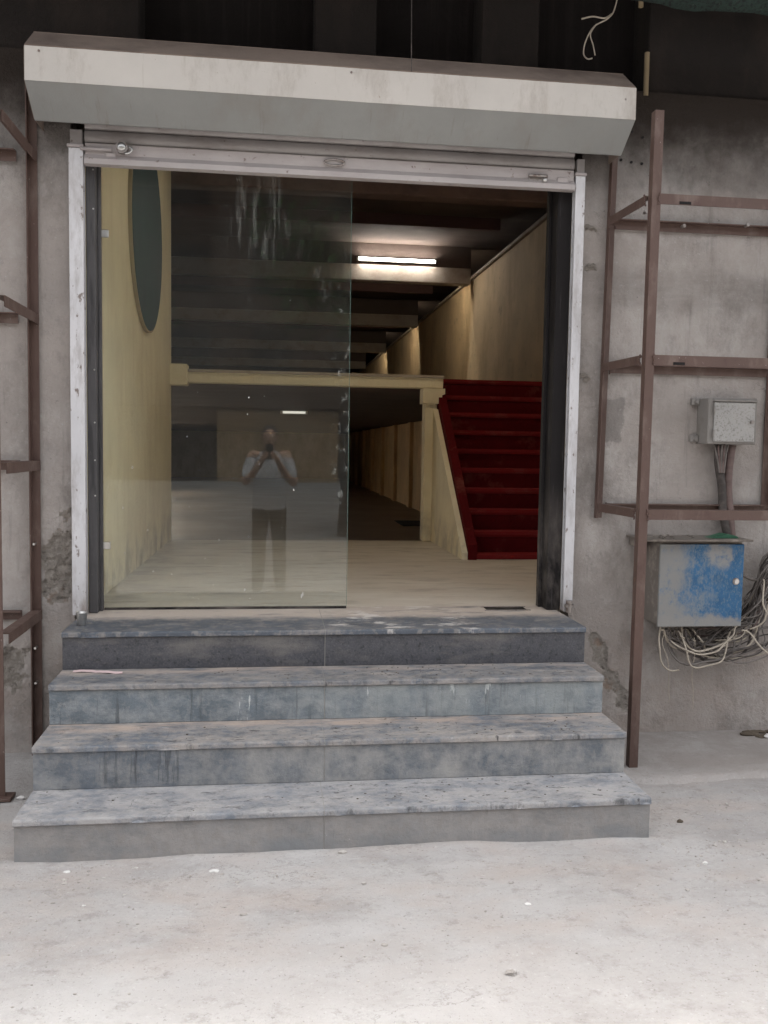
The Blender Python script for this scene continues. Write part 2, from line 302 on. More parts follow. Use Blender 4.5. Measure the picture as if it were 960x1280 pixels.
# ------------------------------------------------------------------ helpers
def box(bm, a, b, bev=0.0, seg=1):
    vs = [bm.verts.new((x, y, z)) for x in (a[0], b[0]) for y in (a[1], b[1]) for z in (a[2], b[2])]
    fs = [(0, 1, 3, 2), (4, 6, 7, 5), (0, 4, 5, 1), (2, 3, 7, 6), (0, 2, 6, 4), (1, 5, 7, 3)]
    faces = [bm.faces.new([vs[i] for i in f]) for f in fs]
    if bev:
        es = list({e for f in faces for e in f.edges})
        bmesh.ops.bevel(bm, geom=es, offset=bev, segments=seg, affect='EDGES', clamp_overlap=True)
def prism(bm, prof, x0, x1, axis=0, n=1, jit=None):
    """closed profile extruded along an axis; prof in the two other axes"""
    def P(t, q):
        v = list(q); v.insert(axis, t); return Vector(v)
    rows = []
    for k in range(n+1):
        t = x0+(x1-x0)*k/n
        row = []
        for i, q in enumerate(prof):
            p = P(t, q)
            if jit: p = jit(p, i)
            row.append(bm.verts.new(p))
        rows.append(row)
    m = len(prof)
    for k in range(n):
        for i in range(m):
            j = (i+1) % m
            bm.faces.new((rows[k][i], rows[k][j], rows[k+1][j], rows[k+1][i]))
    bm.faces.new(rows[0][::-1]); bm.faces.new(rows[-1])
def smooth_path(pts, k=6):
    pts = [Vector(p) for p in pts]
    if len(pts) < 3: return pts
    out = []
    for i in range(len(pts)-1):
        p0, p1, p2, p3 = pts[max(0, i-1)], pts[i], pts[i+1], pts[min(len(pts)-1, i+2)]
        for j in range(k):
            t = j/k
            out.append(.5*((2*p1)+(-p0+p2)*t+(2*p0-5*p1+4*p2-p3)*t*t+(-p0+3*p1-3*p2+p3)*t**3))
    out.append(pts[-1]); return out
def tube(bm, pts, r, n=8, k=6):
    P = smooth_path(pts, k); m = len(P)
    R = r if isinstance(r, (list, tuple)) else None
    up = Vector((.31, .17, .93)); rings = []
    for i, p in enumerate(P):
        t = (P[min(i+1, m-1)]-P[max(i-1, 0)])
        t = t.normalized() if t.length > 1e-9 else Vector((0, 0, 1))
        a = t.cross(up)
        if a.length < .05: a = t.cross(Vector((1, 0, 0)))
        a.normalize(); b = t.cross(a)
        if R:
            u = i/(m-1)*(len(R)-1); j = min(int(u), len(R)-2); rr = R[j]+(R[j+1]-R[j])*(u-j)
        else: rr = r
        rings.append([bm.verts.new(p+rr*(math.cos(2*math.pi*q/n)*a+math.sin(2*math.pi*q/n)*b)) for q in range(n)])
    for i in range(m-1):
        for q in range(n):
            bm.faces.new((rings[i][q], rings[i][(q+1) % n], rings[i+1][(q+1) % n], rings[i+1][q]))
    bm.faces.new(rings[0][::-1]); bm.faces.new(rings[-1])
def ball(bm, c, r, sub=2, jit=0.0):
    rr = r if isinstance(r, (tuple, list)) else (r, r, r)
    g = bmesh.ops.create_icosphere(bm, subdivisions=sub, radius=1.0)
    o = random.random()*50
    for v in g['verts']:
        k = 1+jit*noise.noise(v.co*1.7+Vector((o, o, o)))
        v.co = Vector((v.co.x*rr[0]*k+c[0], v.co.y*rr[1]*k+c[1], v.co.z*rr[2]*k+c[2]))
def cyl(bm, p0, p1, r, n=16, r2=None):
    tube(bm, [p0, p1], [r, r if r2 is None else r2], n)
def mesh_obj(name, bm, m, parent=None, smooth=False):
    bmesh.ops.recalc_face_normals(bm, faces=bm.faces)
    me = bpy.data.meshes.new(name); bm.to_mesh(me); bm.free()
    for mm in (m if isinstance(m, (list, tuple)) else [m]): me.materials.append(MATS[mm])
    if smooth:
        me.polygons.foreach_set('use_smooth', [True]*len(me.polygons))
    o = bpy.data.objects.new(name, me); COL.objects.link(o)
    if parent is not None:
        o.parent = parent; o.matrix_parent_inverse = Matrix.Translation(-Vector(parent.location))
    return o
def auto(o, ang=40):
    """shade smooth but keep hard edges"""
    me = o.data; me.polygons.foreach_set('use_smooth', [True]*len(me.polygons))
    bm = bmesh.new(); bm.from_mesh(me)
    for e in bm.edges:
        if len(e.link_faces) == 2 and e.calc_face_angle(0) > rad(ang): e.smooth = False
    bm.to_mesh(me); bm.free()
    return o
def tag(o, label, cat, group=None):
    o['label'] = label; o['category'] = cat
    if group: o['group'] = group
    return o
def thing(name, loc, label, cat, group=None):
    o = bpy.data.objects.new(name, None); COL.objects.link(o); o.location = loc; o.empty_display_size = .1
    return tag(o, label, cat, group)
def part(name, parent, m, fn, smooth=False, angle=None):
    bm = bmesh.new(); fn(bm)
    o = mesh_obj(name, bm, m, parent, smooth)
    if angle: auto(o, angle)
    return o
def bx(name, parent, m, a, b, bev=0.0, seg=1):
    return part(name, parent, m, lambda bm: box(bm, a, b, bev, seg))
def axis_list(segs):
    out = []
    for a, b, st in segs:
        n = max(1, round((b-a)/st)); out += [a+(b-a)*i/n for i in range(n)]
    return out+[segs[-1][1]]

# ------------------------------------------------------------------ ground
def build_ground():
    xs = axis_list([(-200, -20, 30), (-20, -4, 2), (-4, -1.8, .2), (-1.8, 3.6, .025), (3.6, 6, .3), (6, 20, 2), (20, 200, 30)])
    ys = axis_list([(-200, -40, 20), (-40, -8, 2), (-8, -3.4, .3), (-3.4, -.0, .025), (0.0, .6, .2)])
    bm = bmesh.new(); rows = []
    for y in ys:
        row = []
        for x in xs:
            e = max(0.0, 1-max(0, abs(x-.9)-2.4)/1.0)*max(0.0, 1-max(0, abs(y+1.7)-1.7)/.6)
            z = e*(.012*noise.noise(Vector((x*.9, y*1.1, 3)))+.006*noise.noise(Vector((x*4, y*5, 1)))+.0022*noise.noise(Vector((x*17, y*19, 7))))
            # dust banked against the lowest riser
            d = max(0, -1.215-y)
            if -1.2 < x < 1.7 and y < -1.2: z += .020*math.exp(-d/.07)*(.5+.9*noise.noise(Vector((x*2.3, 5, 1))))
            row.append(bm.verts.new((x, y, z-.004)))
        rows.append(row)
    for j in range(len(ys)-1):
        for i in range(len(xs)-1):
            bm.faces.new((rows[j][i], rows[j][i+1], rows[j+1][i+1], rows[j+1][i]))
    o = mesh_obj('ground', bm, 'ground_dust', None, True); o['kind'] = 'structure'
    # worn concrete apron along the wall beside the steps
    bm = bmesh.new()
    xs = axis_list([(1.5, 5.0, .05)]); n = 24; rows = []
    for x in xs:
        fr = -.66+.05*noise.noise(Vector((x*1.9, 2, 2)))+.02*noise.noise(Vector((x*9, 2, 2)))
        row = []
        for j in range(n+1):
            t = j/n; y = fr+(0.0-fr)*t
            z = .018+.006*noise.noise(Vector((x*2, y*3, 9))) + .002*noise.noise(Vector((x*13, y*13, 9)))
            z = min(z, -.012+.9*(y-fr)) if t < .06 else z
            row.append(bm.verts.new((x, y, z)))
        rows.append(row)
    for i in range(len(xs)-1):
        for j in range(n):
            bm.faces.new((rows[i][j], rows[i+1][j], rows[i+1][j+1], rows[i][j+1]))
    o = mesh_obj('pavement', bm, 'ground_dust', None, True); o['kind'] = 'structure'
build_ground()

# ------------------------------------------------------------------ the shop building
ZF = .678
B = thing('shop_building', (0, 0, 0), 'grey plastered shop building with wide open entrance and yellow walled hall inside', 'building')
def wall_grid(x_segs, z_segs, patch, dep=1.0):
    """front skin of the plaster wall, y about 0, with broken-away patches set back"""
    xs, zs = axis_list(x_segs), axis_list(z_segs)
    bm = bmesh.new(); rows = []; mask = {}
    for z in zs:
        row = []
        for x in xs:
            k = patch(x, z)
            y = .004*noise.noise(Vector((x*1.6, 4, z*1.4)))+.0012*noise.noise(Vector((x*9, 4, z*9)))
            if k > 0: y += dep*(.016*min(1, k*4)+.013*noise.noise(Vector((x*38, 2, z*38)))+.008*noise.noise(Vector((x*90, 2, z*90))))
            v = bm.verts.new((x, y, z)); mask[v] = k; row.append(v)
        rows.append(row)
    for j in range(len(zs)-1):
        for i in range(len(xs)-1):
            f = bm.faces.new((rows[j][i], rows[j][i+1], rows[j+1][i+1], rows[j+1][i]))
            if sum(mask[v] > 0 for v in f.verts) >= 3: f.material_index = 1
    return bm
def patch_l(x, z):
    n = noise.fractal(Vector((x*7, 1, z*7)), 1.0, 2.0, 4)
    k = .75-math.hypot((x+.985)/.16, (z-.93)/.27)+.42*n
    k2 = .40-math.hypot((x+1.25)/.22, (z-.42)/.25)+.5*n
    return max(k, k2, 0)
def patch_r(x, z):
    n = noise.fractal(Vector((x*9, 3, z*9)), 1.0, 2.0, 4)
    return max(0, .45-abs((x-1.70)*.89+(z-.50)*.456)/.085-max(0, z-.52)/.15-max(0, .16-z)/.1+.75*n, .3-math.hypot((x-1.56)/.05, (z-1.9)/.06)+.4*n, .3-math.hypot((x-1.57)/.05, (z-2.5)/.05)+.4*n)
mesh_obj('facade_wall', wall_grid([(-7, -1.7, .5), (-1.7, -.93, .01)], [(-.05, 1.3, .01), (1.3, 3.31, .05)], patch_l), ['plaster', 'bare_masonry'], B, True)
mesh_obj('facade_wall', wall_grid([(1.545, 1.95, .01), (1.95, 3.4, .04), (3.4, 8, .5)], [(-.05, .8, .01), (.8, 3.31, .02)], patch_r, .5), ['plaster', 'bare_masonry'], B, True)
bx('wall_core', B, 'plaster', (-7, .06, -.05), (-.93, .30, 3.31))
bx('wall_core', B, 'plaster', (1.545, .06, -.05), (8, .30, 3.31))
bx('lintel', B, 'plaster', (-.93, .16, 2.95), (1.545, .30, 3.31))
# dark piers and recessed board panels above the shutter
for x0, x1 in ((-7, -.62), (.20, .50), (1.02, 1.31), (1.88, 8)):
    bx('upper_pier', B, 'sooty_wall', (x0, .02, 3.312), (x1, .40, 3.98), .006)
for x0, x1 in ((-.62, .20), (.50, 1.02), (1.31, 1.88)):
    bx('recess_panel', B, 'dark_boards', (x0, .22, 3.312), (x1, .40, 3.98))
bx('canopy_slab', B, 'plaster', (-7, -1.1, 3.98), (8, .40, 4.16), .01)
bx('upper_storey', B, 'plaster', (-7, .0, 4.162), (8, .40, 6.0))
# inside
def quadprism(bm, xy, z0, z1):
    lo = [bm.verts.new((x, y, z0)) for x, y in xy]; hi = [bm.verts.new((x, y, z1)) for x, y in xy]
    n = len(xy); bm.faces.new(lo[::-1]); bm.faces.new(hi)
    for i in range(n): bm.faces.new((lo[i], lo[(i+1) % n], hi[(i+1) % n], hi[i]))
bx('landing_floor', B, 'landing_floor', (-1.1, .135, .2), (2.88, 3.48, ZF-.004))
part('left_wall', B, 'cream_paint', lambda bm: quadprism(bm, [(-.895, .302), (-.845, 3.50), (-1.1, 3.50), (-1.1, .302)], ZF-.006, 4.38))
bx('cross_wall', B, 'cream_dull', (-4.2, 3.30, .2), (-1.102, 3.5, 4.38))
bx('right_wall', B, 'cream_dull', (2.88, .302, .2), (3.08, 30, 3.93))
bx('wall_cap', B, 'beam_paint', (2.84, .302, 3.932), (3.10, 30, 3.975), .006)
bx('outer_wall', B, 'ceiling_dark', (4.2, .302, .2), (4.4, 30, 4.38))
bx('far_left_wall', B, 'cream_dull', (-4.4, 3.3, .2), (-4.2, 30, 4.38))
bx('back_wall', B, 'cream_dull', (-4.2, 30, .2), (4.4, 30.2, 4.38))
bx('lower_floor', B, 'lower_floor', (-4.2, 3.484, .1), (2.88, 30, .30))
bx('ceiling', B, 'ceiling_dark', (-4.4, .302, 4.382), (4.4, 30.2, 4.6))
bx('mezzanine_slab', B, 'ceiling_dark', (-4.2, 3.56, 2.03), (1.52, 30, 2.145))
bx('mezzanine_slab', B, 'ceiling_dark', (1.522, 3.93, 2.03), (2.878, 30, 2.145))
bx('mezzanine_edge', B, 'cream_paint', (-.80, 3.44, 2.035), (1.525, 3.558, 2.15), .006)
bx('edge_trim', B, 'beam_paint', (-.80, 3.425, 2.125), (1.53, 3.439, 2.15), .003)
bx('corbel', B, 'cream_paint', (-.86, 3.40, 2.01), (-.70, 3.56, 2.19), .008)
p = bx('pillar', B, 'cream_paint', (1.36, 3.42, ZF-.004), (1.47, 3.56, 2.033), .006)
def corbel(bm): prism(bm, [(1.34, 2.033), (1.535, 2.033), (1.535, 1.985), (1.51, 1.975), (1.51, 1.925), (1.49, 1.90), (1.34, 1.90)][::-1], 3.40, 3.58, 1)
part('capital', p, 'cream_paint', corbel)
for y in (4.02, 8.32, 12.95, 17.75, 22.5, 27.2):
    bx('ceiling_beam', B, 'beam_paint' if y > 8 else 'beam_dark', (-4.2, y, 3.86), (2.838, y+.2, 4.08), .008)
    bx('ceiling_beam', B, 'ceiling_dark', (-4.2, y+.02, 4.082), (2.838, y+.18, 4.38))
for y in (1.2, 2.5, 5.3, 6.7, 9.9, 11.4, 14.6, 16.1):
    bx('ceiling_joist', B, 'maroon_beam', (-4.2, y, 4.24), (2.838, y+.11, 4.38))
for i in range(8):
    y = 11.2+i*2.3
    bx('wall_pilaster', B, 'cream_dull', (2.80, y, .302), (2.879, y+.28, 2.03), .006)
bx('wall_skirting', B, 'ceiling_dark', (2.86, 3.6, .302), (2.879, 11.19, .42))

# red carpeted stair
S = thing('carpeted_staircase', (2.2, 2.15, ZF), 'steep staircase covered in dark red carpet beside the yellow pillar', 'staircase')
ns, y0s, run = 10, 2.13, .18
rise = (2.145-ZF-.03)/9
for i in range(ns):
    zt = ZF+.03+rise*i if i else ZF+.03
    ya = y0s+run*i
    yb = ya+run if i < ns-1 else 3.93
    st = bx('stair_step', S, 'carpet_red', (1.50, ya, ZF-.003 if i else ZF-.06), (2.876, yb+.012, zt-.042), .006, 1)
    bx('tread_carpet', st, 'carpet_worn_lit', (1.50, ya-.022, zt-.0415 if i else ZF-.002), (2.876, yb+.002, zt), .016 if i else .008, 4)
def side(bm):
    prof = [(2.10, ZF-.003), (3.42, ZF-.003), (3.42, ZF+.03+rise*(3.42-y0s)/run), (2.10, ZF+.05)]
    prism(bm, prof, 1.435, 1.478, 0)
part('side_wall', S, 'cream_paint', side)
def stringer(bm):
    sl = rise/run
    zt = lambda y: ZF+.05+sl*(y-2.10)
    prof = [(2.085, ZF-.003), (2.16, ZF-.003), (3.56, zt(3.56)-.03), (3.56, zt(3.56)+.075), (2.085, zt(2.085)+.075)]
    prism(bm, prof, 1.479, 1.545, 0)
part('stringer', S, 'carpet_red', stringer)

# ------------------------------------------------------------------ entrance steps
E_ = thing('entrance_steps', (.29, -.6, 0), 'four stone steps with bluish grey slabs leading up to the shop door', 'steps')
XL, XR = -.893, 1.477
ZS = [0, .165, .339, .509, .678]
JX = [.21, .225, .24, .255]
rm = ['riser_grey', 'riser_slate', 'riser_blue', 'riser_granite']; tm = ['tread_dusty', 'tread_mid', 'tread_upper', 'tread_top']
for i in range(4):
    yf, zb, zt = RY[i], ZS[i], ZS[i+1]
    yb = RY[i+1]+.02 if i < 3 else .134
    yb_core = RY[i+1] if i < 3 else .134
    bx('step_core', E_, 'grout', (XL+.012, yf+.022, zb-.06 if i else -.05), (XR-.012, yb_core+.03, zt-.026))
    bx('grout_joint', E_, 'grout', (JX[i]-.0012, yf+.0008, zb+.001), (JX[i]+.0012, yf+.0215, zt-.0265))
    bx('grout_joint', E_, 'grout', (JX[i]-.0012, yf-.0125, zt-.0245), (JX[i]+.0012, yb-.002, zt-.0008))
    for k, (xa, xb) in enumerate(((XL, JX[i]-.0013), (JX[i]+.0013, XR))):
        bx('riser_slab', E_, rm[i], (xa, yf, (zb-.03) if i == 0 else zb+.0005), (xb, yf+.021, zt-.0255), .002)
        seed = i*10+k*3+.5
        def tread(bm):
            th, ov = .025, .014
            ya = yf-ov
            prof = [(ya+.004, zt-th), (ya, zt-th+.004), (ya, zt-.007), (ya+.002, zt-.002), (ya+.007, zt), (yb-.001, zt), (yb-.001, zt-th)]
            def jit(p, q):
                if 1 <= q <= 4:
                    n = noise.noise(Vector((p.x*6, seed, 1)))+.7*noise.noise(Vector((p.x*19, seed, 2)))
                    ch = max(0, n-.62)*.055
                    if i == 1 and abs(p.x+.38) < .05: ch += .016*(1-abs(p.x+.38)/.05)
                    p.y += ch*(1.0 if q < 3 else .9)+.0012*noise.noise(Vector((p.x*40, seed, 5)))
                    if q >= 2: p.z -= ch*.35
                return p
            prism(bm, prof, xa, xb, 0, 110, jit)
        part('tread_slab', E_, tm[i], tread, False)
# dust pieces on steps: floor spring cover set into the threshold
fp = thing('floor_spring_plate', (1.22, .06, ZF), 'dark metal plate let into the threshold beside the right black jamb', 'floor plate')
bx('plate', fp, 'frame_black', (1.115, .0, ZF-.004), (1.325, .085, ZF+.0025), .001)
bx('rim', fp, 'lock_metal', (1.10, -.012, ZF-.004), (1.34, -.001, ZF+.004), .001)
bx('rim', fp, 'lock_metal', (1.10, .086, ZF-.004), (1.34, .094, ZF+.004), .001)

# ------------------------------------------------------------------ door frame, glass
D_ = thing('door_frame', (.3, .05, ZF), 'scuffed black door frame lining the entrance opening', 'door frame')
jl = bx('jamb', D_, 'frame_dusty', (-.864, -.006, ZF+.001), (-.822, .13, 2.948), .003)
jr = bx('jamb', D_, 'frame_black', (1.425, -.006, ZF+.001), (1.496, .13, 2.948), .003)
bx('jamb_strip', jl, 'frame_dusty', (-.8215, .05, ZF+.001), (-.808, .084, 2.84), .002)
bx('jamb_strip', jr, 'frame_black', (1.408, .085, ZF+.001), (1.4245, .128, 2.84), .002)
bx('head_rail', D_, 'frame_black', (-.821, .10, 2.845), (1.424, .16, 2.948), .003)
for z in (2.78, 2.60, 1.85, 1.60, 1.42, 1.25):
    part('screw', jl, 'steel', lambda bm, z=z: cyl(bm, (-.83, -.0085, z), (-.83, -.005, z), .004, 8))
G = thing('glass_door_panel', (-.2, .09, ZF), 'tall frameless glass panel with smears closing the left half of entrance', 'glass panel')
pane = bx('pane', G, ['pane_glass'], (-.807, .086, ZF+.012), (.395, .097, 2.842))
bx('polished_edge', pane, 'glass_edge', (.3952, .0865, ZF+.012), (.3968, .0965, 2.842))
for z in (2.507, 1.0):
    bx('edge_clamp', G, 'steel', (-.818, .074, z-.018), (-.775, .0845, z+.018), .002)
bx('bottom_seal', G, 'frame_black', (-.807, .083, ZF+.001), (.395, .099, ZF+.011))
def specks(bm):
    for i in range(34):
        x, z = random.uniform(-.76, .37), ZF+.05+abs(random.gauss(0, .55))
        if z > 2.6: continue
        s = random.uniform(.0011, .0030)
        box(bm, (x-s, .0838, z-s*random.uniform(.7, 2.2)), (x+s, .0858, z+s))
    for x, z in ((.165, .742), (.172, .752)): box(bm, (x-.002, .0838, z-.010), (x+.002, .0858, z+.010))
o = part('paint_specks', G, 'paper_white', specks); o['kind'] = 'stuff'

# ------------------------------------------------------------------ roller shutter
R_ = thing('roller_shutter', (.3, -.05, 2.8), 'rolled up metal shutter with pale angular housing above the entrance', 'roller shutter')
hx0, hx1 = -1.05, 1.68
def dent(p, i):
    p.y += .003*noise.noise(Vector((p.x*1.7, 3, p.z*5)))+.0015*noise.noise(Vector((p.x*6, 1, p.z*9)))
    p.z += .0035*noise.noise(Vector((p.x*1.1, 8, 1)))
    return p
hz = part('housing', R_, 'housing_paint', lambda bm: prism(bm, [(-.33, 3.19), (-.332, 3.045), (-.326, 3.045), (-.325, 3.186)], hx0, hx1, 0, 90, dent), angle=25)
part('lower_panel', R_, 'lower_panel_paint', lambda bm: prism(bm, [(-.3305, 3.0445), (-.172, 2.935), (-.160, 2.935), (-.160, 2.943), (-.324, 3.0445)], hx0, hx1, 0, 90, dent), angle=25)
tp = part('top_panel', R_, 'housing_dirty', lambda bm: prism(bm, [(-.175, 3.312), (-.331, 3.194), (-.326, 3.188), (-.171, 3.306)], hx0, hx1-.004, 0, 90, dent), angle=25)
bx('top_sheet', R_, 'housing_dirty', (hx0, -.172, 3.3125), (hx1-.004, .015, 3.3165))
cap = [(.0, 3.308), (-.172, 3.308), (-.326, 3.188), (-.326, 3.05), (-.168, 2.942), (.0, 2.942)]
for xa, xb in ((hx0-.004, hx0-.0005), (hx1+.0005, hx1+.004)):
    part('end_plate', hz, 'housing_dirty', lambda bm: prism(bm, cap, xa, xb, 0))
for x in (hx0+.06, .35, hx1-.05):
    part('rivet', hz, 'lock_metal', lambda bm, x=x: ball(bm, (x, -.333, 3.135 if x > 1 else 3.17), (.006, .003, .006), 1))
# curtain slats and the roll inside
def slat(bm, zc):
    prof = []
    for k in range(7):
        a = -math.pi/2+math.pi*k/6
        prof.append((-.022-.016*math.cos(a), zc+.030*math.sin(a)))
    prof += [(-.018, zc+.030), (-.018, zc-.030)]
    prism(bm, prof, -.862, 1.494, 0)
for k in range(4):
    part('slat', R_, 'shutter_metal', lambda bm, k=k: slat(bm, 2.9235+k*.0625), angle=35)
part('roll', R_, 'shutter_metal', lambda bm: cyl(bm, (hx0+.02, -.13, 3.15), (hx1-.02, -.13, 3.15), .10, 20), angle=40)
bar = bx('bottom_bar', R_, 'bar_paint', (-.858, -.052, 2.800), (1.488, -.030, 2.888), .003)
part('bar_lip', bar, 'bar_paint', lambda bm: prism(bm, [(-.0525, 2.836), (-.075, 2.812), (-.077, 2.787), (-.060, 2.783), (-.030, 2.786), (-.030, 2.7985), (-.0525, 2.7985)], -.858, 1.488, 0, 40, lambda p, i: p+Vector((0, 0, .0012*noise.noise(Vector((p.x*5, 2, 2)))))), angle=30)
def handle(bm):
    pts = [(.297+.048*math.cos(t), -.066-.0*math.sin(t), 2.856+.014*math.sin(t)) for t in [2*math.pi*k/16 for k in range(17)]]
    tube(bm, pts, .0055, 8, 2)
part('pull_ring', bar, 'lock_metal', handle, True)
bx('ring_plate', bar, 'bar_paint', (.255, -.058, 2.846), (.34, -.0525, 2.868), .002)
# left padlock and bolt
lk = part('lock_body', bar, 'lock_metal', lambda bm: cyl(bm, (-.687, -.053, 2.866), (-.687, -.085, 2.866), .027, 18), angle=40)
part('lock_face', lk, 'steel', lambda bm: ball(bm, (-.687, -.087, 2.867), (.021, .008, .021), 2), True)
part('shackle', lk, 'steel', lambda bm: tube(bm, [(-.655, -.075, 2.872), (-.640, -.082, 2.858), (-.652, -.082, 2.842), (-.672, -.078, 2.838)], .0055, 8), True)
part('slide_bolt', lk, 'bar_paint', lambda bm: cyl(bm, (-.875, -.066, 2.856), (-.735, -.066, 2.856), .008, 10), True)
bx('bolt_plate', lk, 'bar_paint', (-.765, -.060, 2.822), (-.715, -.0525, 2.846), .003)
rk = bx('lock_body', bar, 'lock_metal', (1.255, -.064, 2.808), (1.325, -.0525, 2.858), .004)
part('slide_bolt', rk, 'lock_metal', lambda bm: cyl(bm, (1.25, -.075, 2.845), (1.345, -.075, 2.845), .008, 10), True)
part('knob', rk, 'steel', lambda bm: ball(bm, (1.33, -.08, 2.824), .012, 2), True)
bx('bolt_plate', rk, 'bar_paint', (1.40, -.062, 2.808), (1.455, -.0525, 2.848), .003)
# guide rails: U channels
for xa, xb in ((-.930, -.866), (1.497, 1.545)):
    def rail(bm, xa=xa, xb=xb):
        inn = 1 if xa < 0 else -1
        a, b = (xa, xb) if inn > 0 else (xb, xa)
        prof = [(a, -.008), (a, -.056), (b, -.056), (b, -.042), (b-.005*inn, -.042), (b-.005*inn, -.051), (a+.005*inn, -.051), (a+.005*inn, -.013), (b-.005*inn, -.013), (b-.005*inn, -.024), (b, -.024), (b, -.008)]
        prism(bm, prof, ZF+.002, 2.86, 2, 60, lambda p, i: p+Vector((.0012*noise.noise(Vector((1, xa, p.z*4))), .0012*noise.noise(Vector((4, xa, p.z*4))), 0)))
    g = part('guide_rail', R_, 'rail_paint', rail)
    bx('rail_clip', g, 'bar_paint', (xa-.006, -.064, 2.862), (xb+.004, -.006, 2.876), .002)
    bx('rail_head', g, 'shutter_metal', (xa+.006, -.052, 2.877), (xb-.004, -.010, 2.945), .002)
bt = part('rail_foot', R_, 'lock_metal', lambda bm: (cyl(bm, (1.521, -.078, ZF+.002), (1.521, -.078, ZF+.062), .016, 12), cyl(bm, (1.521, -.078, ZF+.028), (1.521, -.078, ZF+.042), .024, 12)), angle=40)

# ------------------------------------------------------------------ iron racks
def angle_bar(bm, p0, p1, w, t, d1, d2):
    """L section bar from p0 to p1 with legs along d1 and d2"""
    p0, p1, d1, d2 = Vector(p0), Vector(p1), Vector(d1), Vector(d2)
    prof = [(0, 0), (w, 0), (w, t), (t, t), (t, w), (0, w)]
    a = [bm.verts.new(p0+d1*u+d2*v) for u, v in prof]; b = [bm.verts.new(p1+d1*u+d2*v) for u, v in prof]
    n = 6
    for i in range(n): bm.faces.new((a[i], a[(i+1) % n], b[(i+1) % n], b[i]))
    bm.faces.new(a[::-1]); bm.faces.new(b)
X, Y, Z = (1, 0, 0), (0, 1, 0), (0, 0, 1); NX, NY, NZ = (-1, 0, 0), (0, -1, 0), (0, 0, -1)
RR = thing('iron_rack', (2.15, -.25, 0), 'maroon angle iron rack standing over the wall mounted electrical boxes', 'rack')
def bar_part(name, root, *a): return part(name, root, 'rust_paint', lambda bm: angle_bar(bm, *a))
xl, xr, yf, yb = 1.690, 2.62, -.505, -.012
bar_part('post', RR, (xl, yf, -.01), (xl+.012, yf, 3.03), .042, .005, X, Y)
bar_part('post', RR, (xr, yf, -.01), (xr, yf, 3.03), .042, .005, NX, Y)
bar_part('post', RR, (xl-.028, yb, 1.16), (xl-.005, yb, 3.06), .040, .005, X, NY)
bar_part('post', RR, (xr+.0, yb, 1.16), (xr, yb, 3.06), .045, .005, NX, NY)
for z in (1.235, 1.945, 2.665):
    bar_part('shelf_bar', RR, (xl+.045, yf-.002, z), (xr-.045, yf-.002, z), .046, .005, NZ, Y)
    bar_part('shelf_bar', RR, (xl+.03, yb-.002, z), (xr-.048, yb-.002, z), .044, .005, NZ, NY)
    b = bar_part('shelf_bar', RR, (xl-.004, yf+.044, z), (xl-.022, yb-.044, z), .040, .005, NZ, X)
    bar_part('shelf_bar', RR, (xr+.003, yf+.044, z), (xr+.003, yb-.046, z), .040, .005, NZ, NX)
for z in (1.235, 1.945, 2.665):
    for x, y in ((xl+.044, yf-.002), (xl-.004, yf+.044), (xl-.016, yb-.046), (xl+.03, yb-.004)):
        part('weld', RR, 'rust_paint', lambda bm: [ball(bm, (x+random.uniform(-.004, .004), y+random.uniform(-.004, .002), z-.045*k/5), (.005, .005, .006), 1, .5) for k in range(6)])
for x, z in ((1.83, 2.63), (1.83, 1.91)):
    bx('slot', RR, 'frame_black', (x, yf-.0045, z-.008), (x+.055, yf-.0022, z+.004))
for x, z in ((2.06, 2.64), (2.40, 2.66), (1.86, 2.70), (2.60, 1.36)):
    part('bolt', RR, 'lock_metal', lambda bm, x=x, z=z: cyl(bm, (x, -.080, z), (x, -.05, z), .009, 8), angle=40)
LR = thing('iron_rack', (-1.4, -.3, 0), 'maroon angle iron rack standing against the flaking wall beside the steps', 'rack')
lx = -1.125
bar_part('post', LR, (lx, -.012, -.01), (lx+.005, -.012, 3.28), .042, .005, X, NY)
bar_part('post', LR, (lx-.012, -.60, -.01), (lx-.012, -.60, 3.05), .042, .005, X, Y)
bar_part('post', LR, (lx-.9, -.012, -.01), (lx-.9, -.012, 3.28), .042, .005, NX, NY)
bar_part('post', LR, (lx-.9, -.60, -.01), (lx-.9, -.60, 3.05), .042, .005, NX, Y)
for z in (.70, 1.415, 2.10, 2.84):
    bar_part('shelf_bar', LR, (lx+.046, -.56, z), (lx+.046, -.012, z), .046, .005, NZ, NX)
    bar_part('shelf_bar', LR, (lx-.895, -.602, z), (lx-.055, -.602, z), .046, .005, NZ, Y)
    bar_part('shelf_bar', LR, (lx-.895, -.018, z), (lx-.045, -.018, z), .046, .005, NZ, NY)
bx('foot_plate', LR, 'rust_paint', (lx-.03, -.63, -.002), (lx+.06, -.55, .012), .002)
for z in (.35, .52, 1.02): part('bolt', LR, 'steel', lambda bm, z=z: cyl(bm, (lx+.02, -.052, z), (lx+.02, -.0, z), .006, 8))

